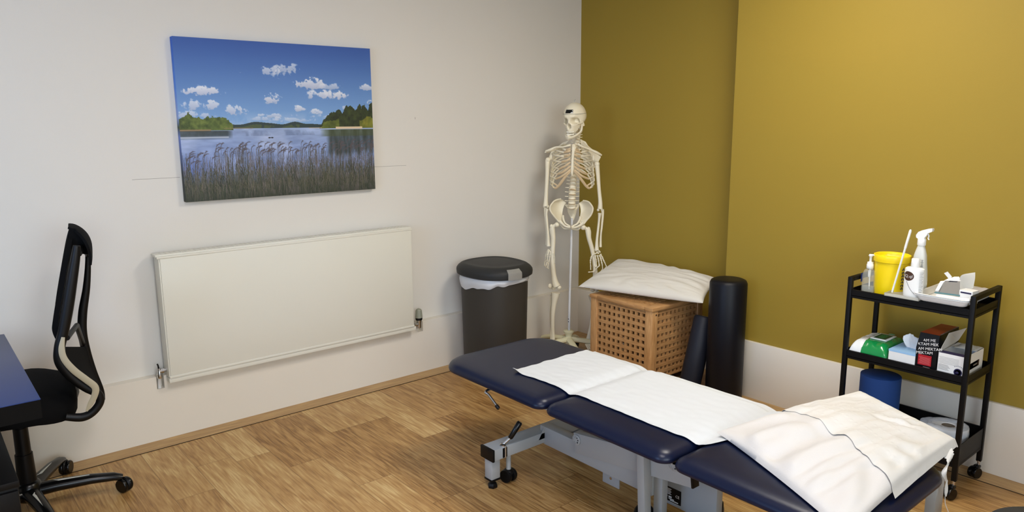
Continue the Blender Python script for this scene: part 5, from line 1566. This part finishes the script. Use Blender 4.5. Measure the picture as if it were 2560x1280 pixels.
def glove_box_black():
    x0, x1, y0, y1, h = -.606, -.375, -2.678, -2.600, .160; z = ZMID
    root = thing('glove_box', ((x0 + x1) / 2, (y0 + y1) / 2, z), 'tall black and red glove box with slanted white lettering on its end', 'glove box')
    sh = .030      # the end slopes back towards the top
    b = MB(); P = [(x0, y1, z), (x0, y0, z), (x1, y0, z), (x1, y1, z)]
    T = [(x0 + sh * .2, y1 + .006, z + h * .62), (x0 + sh * .2, y0 + .002, z + h * .62), (x1, y0, z + h * .62), (x1, y1, z + h * .62)]
    U_ = [(x0 + sh, y1 + .003, z + h), (x0 + sh, y0 + .006, z + h), (x1, y0 + .004, z + h), (x1, y1 - .004, z + h)]
    b.rings([[Vector(p) for p in q] for q in (P, T, U_)]); bx = b.build('carton', BLACKC, root, smooth=0)
    b = MB(); b.add([Vector(p) + Vector((0, 0, .0006)) for p in U_], [(0, 1, 2, 3)]); b.build('red_top', ORANGEP, bx, smooth=0)
    b = MB(); b.ab((x0 - .0008, y0 + .018, z + .030), (x0, y1 - .008, z + .074)); rp = b.build('red_panel', REDP, bx, smooth=0)
    b = MB()
    for k in range(7): b.ab((x0 - .0013, y0 + .022 + .002 * (k % 2), z + .036 + k * .0044), (x0 - .0008, y1 - .012 - .002 * (k % 3), z + .0374 + k * .0044))
    b.build('panel_lettering', mat('pink_ink', (206, 110, 112), .5), rp, smooth=0)
    yd = (0, -1, .0); e0 = Vector(T[0]); n_ = Vector((sh * .8, 0, h * .38)).normalized()
    for s, oy, t in (('MEKTAM', .006, .078), ('AM MEKTAM', .0, .096), ('KTAM MEK', .004, .114), ('AM ME', -.012, .132)):
        xx = x0 + (sh * .2 * t / (h * .62) if t < h * .62 else sh * .2 + sh * .8 * (t - h * .62) / (h * .38)) - .0014
        text(s, .0165, (xx, y1 - .003 + oy, z + t - .006), (-.02, -1, .16), (.10, .1, 1), 'slanted_lettering', WHITEINK, bx, ext=.0001)
    b = MB(); b.ab((x0 - .0008, y0 + .022, z + .018), (x0, y1 - .030, z + .024)); b.ab((x0 - .0008, y0 + .026, z + .010), (x0, y1 - .012, z + .015)); b.build('base_lettering', GREYINK, bx, smooth=0)
    b = MB()
    for k in range(9): b.box((x0 + sh + .02 + k * .022, y0 + .007, z + h + .0012), (.013, .006, .0006))
    b.build('top_print', GREYINK, bx, smooth=0)


glove_box_black()


def glove_box_white():
    x0, x1, y0, y1, h = -.606, -.400, -2.784, -2.684, .100; z = ZMID
    root = thing('glove_box', ((x0 + x1) / 2, (y0 + y1) / 2, z), 'opened white box with navy top edge and raised torn lid on the middle shelf', 'glove box')
    t = .0012
    b = MB(); b.ab((x0, y0, z), (x0 + t, y1, z + h)); b.ab((x1 - t, y0, z), (x1, y1, z + h)); b.ab((x0, y0, z), (x1, y0 + t, z + h)); b.ab((x0, y1 - t, z), (x1, y1, z + h)); b.ab((x0, y0, z), (x1, y1, z + t)); b.ab((x1 - .08, y0, z + h - t), (x1, y1, z + h))
    bx = b.build('carton', WHITEC, root, smooth=0)
    b = MB(); b.ab((x0, y0, z + h), (x0 + .034, y1, z + h + .0012)); b.ab((x1 - .19, y0 - .0008, z + .034), (x1 - .06, y0, z + .060)); b.build('navy_top_edge', INKB, bx, smooth=0)
    b = MB(); b.ab((x1 - .19, y0 - .0008, z + .034), (x1 - .045, y0 - .0002, z + .060)); sb_ = b.build('brown_side_band', mat('dark_maroon_ink', (54, 34, 38), .5), bx, smooth=0)
    b = MB(); b.ab((x1 - .11, y0 - .0014, z + .044), (x1 - .070, y0 - .0008, z + .050)); b.build('band_lettering', GREYINK, sb_, smooth=0)
    b = MB()
    for k in range(6): b.ab((x0 - .0006, y0 + .022, z + .083 - k * .0052), (x0, y1 - .004 - .003 * (k % 2), z + .0838 - k * .0052))
    for k in range(5): b.ab((x0 - .0006, y0 + .060 - .004 * (k % 3), z + .050 - k * .0048), (x0, y1 - .004, z + .0514 - k * .0048))
    b.build('fine_print', GREYINK, bx, smooth=0)
    b = MB(); cc = Vector((x0 - .0005, y0 + .022, z + .032))
    b.lathe([(.0155, 0), (.0155, .0006), (.0115, .0007), (.0115, 0)], cc, axis=(-1, 0, 0), seg=30); b.ball(cc + Vector((0, .003, -.002)), .006, (.1, 1.1, .9), seg=12); b.build('round_emblem', INKB, bx)
    b = MB()
    for k in range(9):
        a = radians(60 + k * 14); b.box(cc + Vector((0, cos(a) * .026, sin(a) * .026)), (.0006, .004, .005))
    b.build('curved_print', mat('pale_grey_ink', (176, 176, 178), .6), bx)
    # raised lid, torn on one side, standing over the opening
    A_ = [Vector((x0 + .002, y1 - .002, z + h)), atx(2373, 833, -.560), atx(2417, 820, -.495), atx(2397, 850, -.490), Vector((x1 - .08, y1 - .004, z + h))]
    b = MB(); n_ = (A_[1] - A_[0]).cross(A_[-1] - A_[0]).normalized() * .001; b.prism([p for p in A_], Vector((.0004, .0012, 0))); b.build('raised_lid', GREYC, root, smooth=0)
    b = MB()
    b.grid(lambda u, v: (x1 - .10 + .085 * u, y0 + .010 + .070 * v, z + h + .004 + .012 * sin(pi * u) * sin(pi * v) + .003 * nz(u * 5, v * 5)), 14, 12, .0006); b.build('inner_film', FROST, root)


glove_box_white()

# ---------------------------------------------------------------- bottom tray
b = MB(); c = Vector((-.478, -2.412, ZLOW)); b.lathe([(.080, 0), (.084, .003), (.085, .01), (.085, .246), (.0845, .249), (.082, .2505), (0, .2505)], c, seg=64)
o = b.build('foam_roller', FOAMBLUE, None, loc=c, smooth=50); tag(o, 'short blue foam roller standing on end on the trolley bottom shelf', 'foam roller')


def wrapped_roll():
    c = Vector((-.480, -2.708, ZLOW + .001))
    root = thing('paper_roll', c, 'white paper roll in clear wrapping standing on the trolley bottom shelf', 'paper roll')
    b = MB(); b.lathe([(.027, .001), (.074, .001), (.076, .004), (.076, .100), (.074, .103), (.028, .103), (.026, .100), (.026, .004), (.027, .001)], c, seg=52)
    b.build('roll', TISSUE, root)
    b = MB(); b.lathe([(.0255, .006), (.0255, .101), (.022, .101), (.022, .006), (.0255, .006)], c, seg=40); b.build('cardboard_core', CARDB, root)
    b = MB()
    def f(u, v):
        a = 2 * pi * u
        r = .0785 + .002 * nz(cos(a) * 3, sin(a) * 3, v * 4) if v < .6 else .0785 - (.0785 - .032) * ((v - .6) / .4)
        z = .004 + min(1, v / .6) * .102 + (.004 * sin((v - .6) / .4 * pi) if v > .6 else 0) + .0025 * nz(cos(a) * 5, sin(a) * 5, v * 3)
        k = .030 * max(0, cos(a - 1.9)) ** 6 * (1 if v > .3 else v / .3)
        return (c.x + cos(a) * (r + k), c.y + sin(a) * (r + k), c.z + z)
    b.grid(f, 90, 26, .0004); b.build('clear_wrapper', FILM, root)


wrapped_roll()
# ================================================================== desk, drawer unit, office chair, stool
def desk():
    x0, x1, y0, y1, zt, th = -4.75, -3.557, -1.262, -.36, .730, .062
    root = thing('desk', ((x0 + x1) / 2, (y0 + y1) / 2, 0), 'desk corner with blue-grey top and thick black edge at the left of the photo', 'desk')
    b = MB(); b.ab((x0, y0, zt - .004), (x1, y1, zt), bev=.0012); b.build('desk_top', DESKT, root)
    b = MB(); b.ab((x0 + .001, y0 + .001, zt - th), (x1 - .001, y1 - .001, zt - .0042)); b.build('apron', DESKB, root)
    for x, y in ((x0 + .02, y0 + .02), (x0 + .02, y1 - .07), (x1 - .40, y1 - .07)):
        b = MB(); b.ab((x, y, 0), (x + .05, y + .05, zt - th), bev=.002); b.build('leg', DESKB, root)
    # drawer unit standing under it
    x0, x1, y0, y1, h = -4.05, -3.640, -1.25, -.70, .49
    root = thing('drawer_unit', ((x0 + x1) / 2, (y0 + y1) / 2, 0), 'black drawer unit under the desk at the bottom left corner', 'drawer unit')
    b = MB(); b.ab((x0, y0, .02), (x1, y1, h - .02), bev=.002); b.build('carcass', BLACKP, root)
    b = MB(); b.ab((x0 - .004, y0 - .010, h - .02), (x1 + .003, y1 + .004, h), bev=.002); b.build('top_panel', BLACKM, root)
    for k in range(3):
        z0 = .03 + k * .145; b = MB(); b.ab((x0 + .004, y0 - .014, z0), (x1 - .002, y0, z0 + .14), bev=.002); d = b.build('drawer', BLACKM, root)
        b = MB(); b.ab((x0 + .14, y0 - .030, z0 + .10), (x1 - .14, y0 - .014, z0 + .112), bev=.002); b.build('handle', BLACKG, d)


desk()


def office_chair():
    O = Vector((-3.552, -.430, 0)); th = radians(10)
    Lx = Vector((cos(th), -sin(th), 0)); Ly = Vector((sin(th), cos(th), 0)); U = Vector((0, 0, 1))
    root = thing('office_chair', O, 'black office chair with slim mesh back and beige trim tucked under the desk', 'office chair')
    def W(x, y, z): return O + Lx * x + Ly * y + U * z
    def near(px, py, ly=-.215):          # traced point on the side plane of the backrest, in chair coordinates
        n = Ly; p = atplane(px, py, W(0, ly, 0), n); d = p - O
        return d.dot(Lx), d.z
    # back pad (mesh upholstery): edge profile traced from the side
    tr = [(176, 567, .0), (172, 580, -.06), (166, 605, -.12), (158, 645, -.17), (145, 720, -.20), (132, 800, -.205), (131, 830, -.20), (146, 862, -.19)]
    E_ = [near(px, py, ly) for px, py, ly in tr]
    EX = lerpl([e[0] for e in E_], 6); EZ = lerpl([e[1] for e in E_], 6); EW = lerpl([max(.04, -t[2]) for t in tr], 6); n = len(EX) - 1
    EB = lerpl([.0, .003, .006, .009, .012, .013, .013, .012], 6)
    def pad(u, v):
        i = v * n; k = min(n - 1, int(i)); t = i - k
        L_ = lambda A: A[k] * (1 - t) + A[k + 1] * t
        a = 2 * u - 1
        return W(L_(EX) + L_(EB) * (1 - a * a), a * L_(EW), L_(EZ))
    b = MB(); b.grid(pad, 26, n, .018); b.build('backrest', BLACKF, root)
    # headboard panel joining the frame at the top
    # side frames
    def chain(pts, ly, r, flat, name, m=BLACKP, up_=None, seg=12, nn=6):
        P = [W(*(lambda q: (q[0], ly, q[1]))(near(px, py, ly))) for px, py in pts]
        b = MB(); b.tube(catmull(P, nn), lerpl(r, nn), seg=seg, flat=flat, up=up_ or Ly); return b.build(name, m, root)
    nb = chain([(192, 614), (188, 648), (180, 700), (169, 770), (158, 830), (149, 870), (152, 905), (178, 940), (215, 968), (245, 985), (250, 1005), (232, 1030), (205, 1043), (165, 1042)], -.215,
          [.012, .016, .0185, .020, .019, .019, .021, .020, .018, .016, .015, .016, .017, .015], .9, 'back_frame')
    fb = chain([(219, 612), (220, 660), (216, 720), (207, 780), (206, 830), (216, 880), (232, 930), (250, 975), (254, 1000)], .215 - .06, [.009, .011, .014, .017, .0175, .017, .016, .015, .014], .7, 'back_frame')
    # frame top, cross bars
    hp = [(174, 568), (188, 570), (204, 580), (216, 594), (223, 612), (224, 636)]
    HN = catmull([W(*(lambda q: (q[0], -.02, q[1]))(near(px, py, -.02))) for px, py in hp], 4); m = len(HN) - 1
    def head(u, v):
        p = HN[int(round(v * m))]; w_ = .05 + .125 * min(1, v * 1.2); a = 2 * u - 1
        return p + Ly * (a * w_) - U * (.014 * a * a * v) - Lx * (.006 * a * a)
    b = MB(); b.grid(head, 16, m, .010); b.build('head_shell', BLACKF, root)
    for ly_ in (-.10, .09):
        cp = [W(*(lambda q: (q[0], ly_, q[1]))(near(px - 8 * (ly_ > 0) * 0, py, ly_))) for px, py in ((173, 570), (187, 571), (203, 581), (215, 595), (221, 612), (222, 636), (194, 634), (170, 606))]
        b = MB(); b.prism(cp, Ly * .012); b.build('head_bracket', BLACKF, root)
    q0, q1 = near(196, 632, -.19), near(221, 636, .155)
    b = MB(); b.tube(catmull([W(q0[0], -.205, q0[1]), W(q0[0] + .012, -.03, q0[1] + .004), W(q1[0], .155, q1[1])], 5), .013, seg=10); b.build('top_rail', BLACKP, root)
    c0 = near(168, 845); c1 = near(208, 862, .155)
    b = MB(); b.tube([W(c0[0], -.215, c0[1]), W(c0[0] + .03, -.03, c0[1]), W(c1[0], .155, c1[1])], .010, seg=10); b.build('lumbar_rail', BLACKP, root)
    # solid lower back panel between the frames
    A_ = [near(*p) for p in ((150, 870), (170, 925), (215, 968), (245, 985))]; B2 = [near(*p, .155) for p in ((212, 868), (222, 905), (236, 945), (252, 985))]
    PA = catmull([W(a, -.205, z) for a, z in A_], 4); PB = catmull([W(a, .155, z) for a, z in B2], 4)
    b = MB(); b.grid(lambda u, v: PA[int(round(v * (len(PA) - 1)))].lerp(PB[int(round(v * (len(PB) - 1)))], u), 6, len(PA) - 1, .008); b.build('lower_back_panel', BLACKF, root)
    # beige inlay on the near side frame
    pts = [(158, 843), (154, 872), (161, 898), (184, 925), (214, 948), (238, 968), (236, 990), (226, 1010), (216, 1028)]
    wd = [.006, .0105, .0115, .0125, .0125, .0125, .0115, .010, .004]
    P = [W(*(lambda q: (q[0], -.238, q[1]))(near(px, py, -.238))) for px, py in pts]
    b = MB(); b.tube(catmull(P, 5), lerpl(wd, 5), seg=14, flat=.25, up=Ly); b.build('side_trim', BEIGE, nb)
    # arm of the tilt mechanism running forward under the seat
    m0 = near(178, 1035); b = MB(); b.bar(W(m0[0] + .02, -.02, m0[1] + .01), W(-.02, 0, .455), .16, .05, bev=.012); b.build('tilt_mechanism', BLACKP, root)
    # seat
    st = near(100, 912, -.1); sz = .60
    b = MB()
    rr = []
    for ins, z in ((.03, .435), (.008, .44), (0, .46), (0, .50), (.012, .525), (.04, .54), (.09, .545), (.16, .545)):
        Pn = rrect(0, 0, .235 - ins, .235 - ins, .12, 0, 7)
        rr.append([W(p.x - .03, p.y, z + (.10 * smoothstep(.02, .20, p.x) * 0) - .02 * smoothstep(.05, .24, p.x)) for p in Pn])
    b.rings(rr); b.build('seat', BLACKF, root)
    b = MB(); b.lathe([(.030, .10), (.034, .13), (.031, .25)], O, seg=28); b.lathe([(.027, .25), (.026, .36)], O, seg=28); b.lathe([(.021, .36), (.021, .44)], O, seg=24); b.build('gas_column', BLACKP, root)
    b = MB(); b.lathe([(.040, .055), (.050, .065), (.052, .095), (.044, .125), (.032, .135)], O, seg=32)
    tgt = atz(292, 1190, .075) - O; a0 = math.atan2(tgt.y, tgt.x); R_ = .325
    arms = []
    for k in range(5):
        a = a0 - 2 * pi / 5 * k; d = Vector((cos(a), sin(a), 0)); arms.append(d)
        b.tube([O + d * .03 + U * .088, O + d * .10 + U * .090, O + d * .22 + U * .086, O + d * .30 + U * .076, O + d * (R_ + .008) + U * .066], [.034, .031, .026, .022, .016], seg=12, flat=.78, up=U)
    sb = b.build('star_base', BLACKG, root)
    for d in arms:
        n_ = d.cross(U)
        b = MB(); p = O + d * .085 + U * .1145
        b.prism([p - n_ * .002, p + n_ * .010 + d * .02 - U * .0, p + n_ * .004 + d * .13 - U * .006], -U * .003); b.build('base_inlay', mat('pale_metal_inlay', (200, 200, 192), .3), sb, smooth=0)
        w_ = O + d * R_ + Vector((.012, -.004, 0))
        ax = Vector((.86, .5, 0)).normalized() if d is arms[0] else n_
        cst = MB(); cst.tube([O + d * R_ + U * .045, O + d * R_ + U * .075], .006, seg=10); cs = cst.build('caster', BLACKP, root)
        for s in (-1, 1):
            b = MB(); b.lathe([(.010, -.008), (.027, -.008), (.030, -.004), (.030, .004), (.027, .008), (.010, .008)], w_ + ax * s * .013 + U * .0305, axis=ax, seg=28); b.build('wheel', BLACKG, cs)
        b = MB(); b.lathe([(.028, -.005), (.032, 0), (.028, .005)], w_ + U * .034, axis=ax, seg=24); b.build('wheel_housing', BLACKP, cs)


office_chair()


def stool():
    c = Vector((-1.57, -3.355, 0)); h = .46; r = .175
    root = thing('round_stool', c, 'round black padded stool seat at the bottom right corner', 'stool')
    b = MB(); b.lathe([(r - .03, h - .06), (r - .008, h - .055), (r, h - .04), (r, h - .022), (r - .006, h - .010), (r - .02, h - .003), (r - .05, h), (0, h + .002)], c, seg=64); b.build('seat', mat('charcoal_vinyl', (44, 46, 50), .5, bump=.1, bscale=500), root)
    b = MB(); b.lathe([(.024, .09), (.024, h - .06)], c, seg=20); b.build('column', CHROME, root)
    b = MB()
    for k in range(5):
        a = 2 * pi * k / 5 + .3; d = Vector((cos(a), sin(a), 0)); b.tube([c + d * .01 + Vector((0, 0, .09)), c + d * .2 + Vector((0, 0, .07))], [.022, .015], seg=10, flat=.6)
    b.build('star_base', BLACKP, root)
    for k in range(5):
        a = 2 * pi * k / 5 + .3; d = Vector((cos(a), sin(a), 0)); b = MB(); b.lathe([(.012, -.012), (.025, -.010), (.025, .010), (.012, .012)], c + d * .2 + Vector((0, 0, .026)), axis=d.cross(Vector((0, 0, 1))), seg=20)
        b.tube([c + d * .2 + Vector((0, 0, .03)), c + d * .2 + Vector((0, 0, .075))], .006, seg=8); b.build('caster', BLACKP, root)


stool()
# ================================================================== light
def emis(name, col, k):
    m = bpy.data.materials.new(name); m.use_nodes = True; nt = m.node_tree
    for n in list(nt.nodes): nt.nodes.remove(n)
    e = nt.nodes.new('ShaderNodeEmission'); o = nt.nodes.new('ShaderNodeOutputMaterial'); e.inputs[0].default_value = (*col, 1); e.inputs[1].default_value = k
    nt.links.new(e.outputs[0], o.inputs[0]); return m


for i, (x, y, k, col) in enumerate(LAMPS):
    t = lamp_panel(x, y)
    d = MB(); d.ab((x - .28, y - .28, ZC - .009), (x + .28, y + .28, ZC - .003)); d.build('diffuser', emis('lit_diffuser_%d' % i, col, k), t)

w = bpy.data.worlds.new('sky'); scene.world = w; w.use_nodes = True
nt = w.node_tree; bg = nt.nodes['Background']
sk = nt.nodes.new('ShaderNodeTexSky'); sk.sky_type = 'NISHITA'; sk.sun_disc = False; sk.sun_elevation = radians(35); sk.sun_rotation = radians(90)
nt.links.new(sk.outputs[0], bg.inputs[0]); bg.inputs[1].default_value = SKY
al = bpy.data.lights.new('daylight_through_window', 'AREA'); al.shape = 'RECTANGLE'; al.size = WY1 - WY0; al.size_y = WZ1 - WZ0; al.energy = WIN; al.color = WINC
ao = bpy.data.objects.new('daylight_through_window', al); COL.objects.link(ao)
bl = bpy.data.lights.new('daylight_through_rear_window', 'AREA'); bl.shape = 'RECTANGLE'; bl.size = VX1 - VX0; bl.size_y = VZ1 - VZ0; bl.energy = WIN2; bl.color = WIN2C
bo = bpy.data.objects.new('daylight_through_rear_window', bl); COL.objects.link(bo); bo.location = ((VX0 + VX1) / 2, YN - .15, (VZ0 + VZ1) / 2); bo.rotation_euler = (radians(90), 0, 0)
ao.location = (XL - .15, (WY0 + WY1) / 2, (WZ0 + WZ1) / 2); ao.rotation_euler = (0, radians(-90), 0)

vs = scene.view_settings
vs.view_transform = 'Standard'; vs.look = 'None'; vs.gamma = 1; vs.use_curve_mapping = False
vs.exposure = EXPO
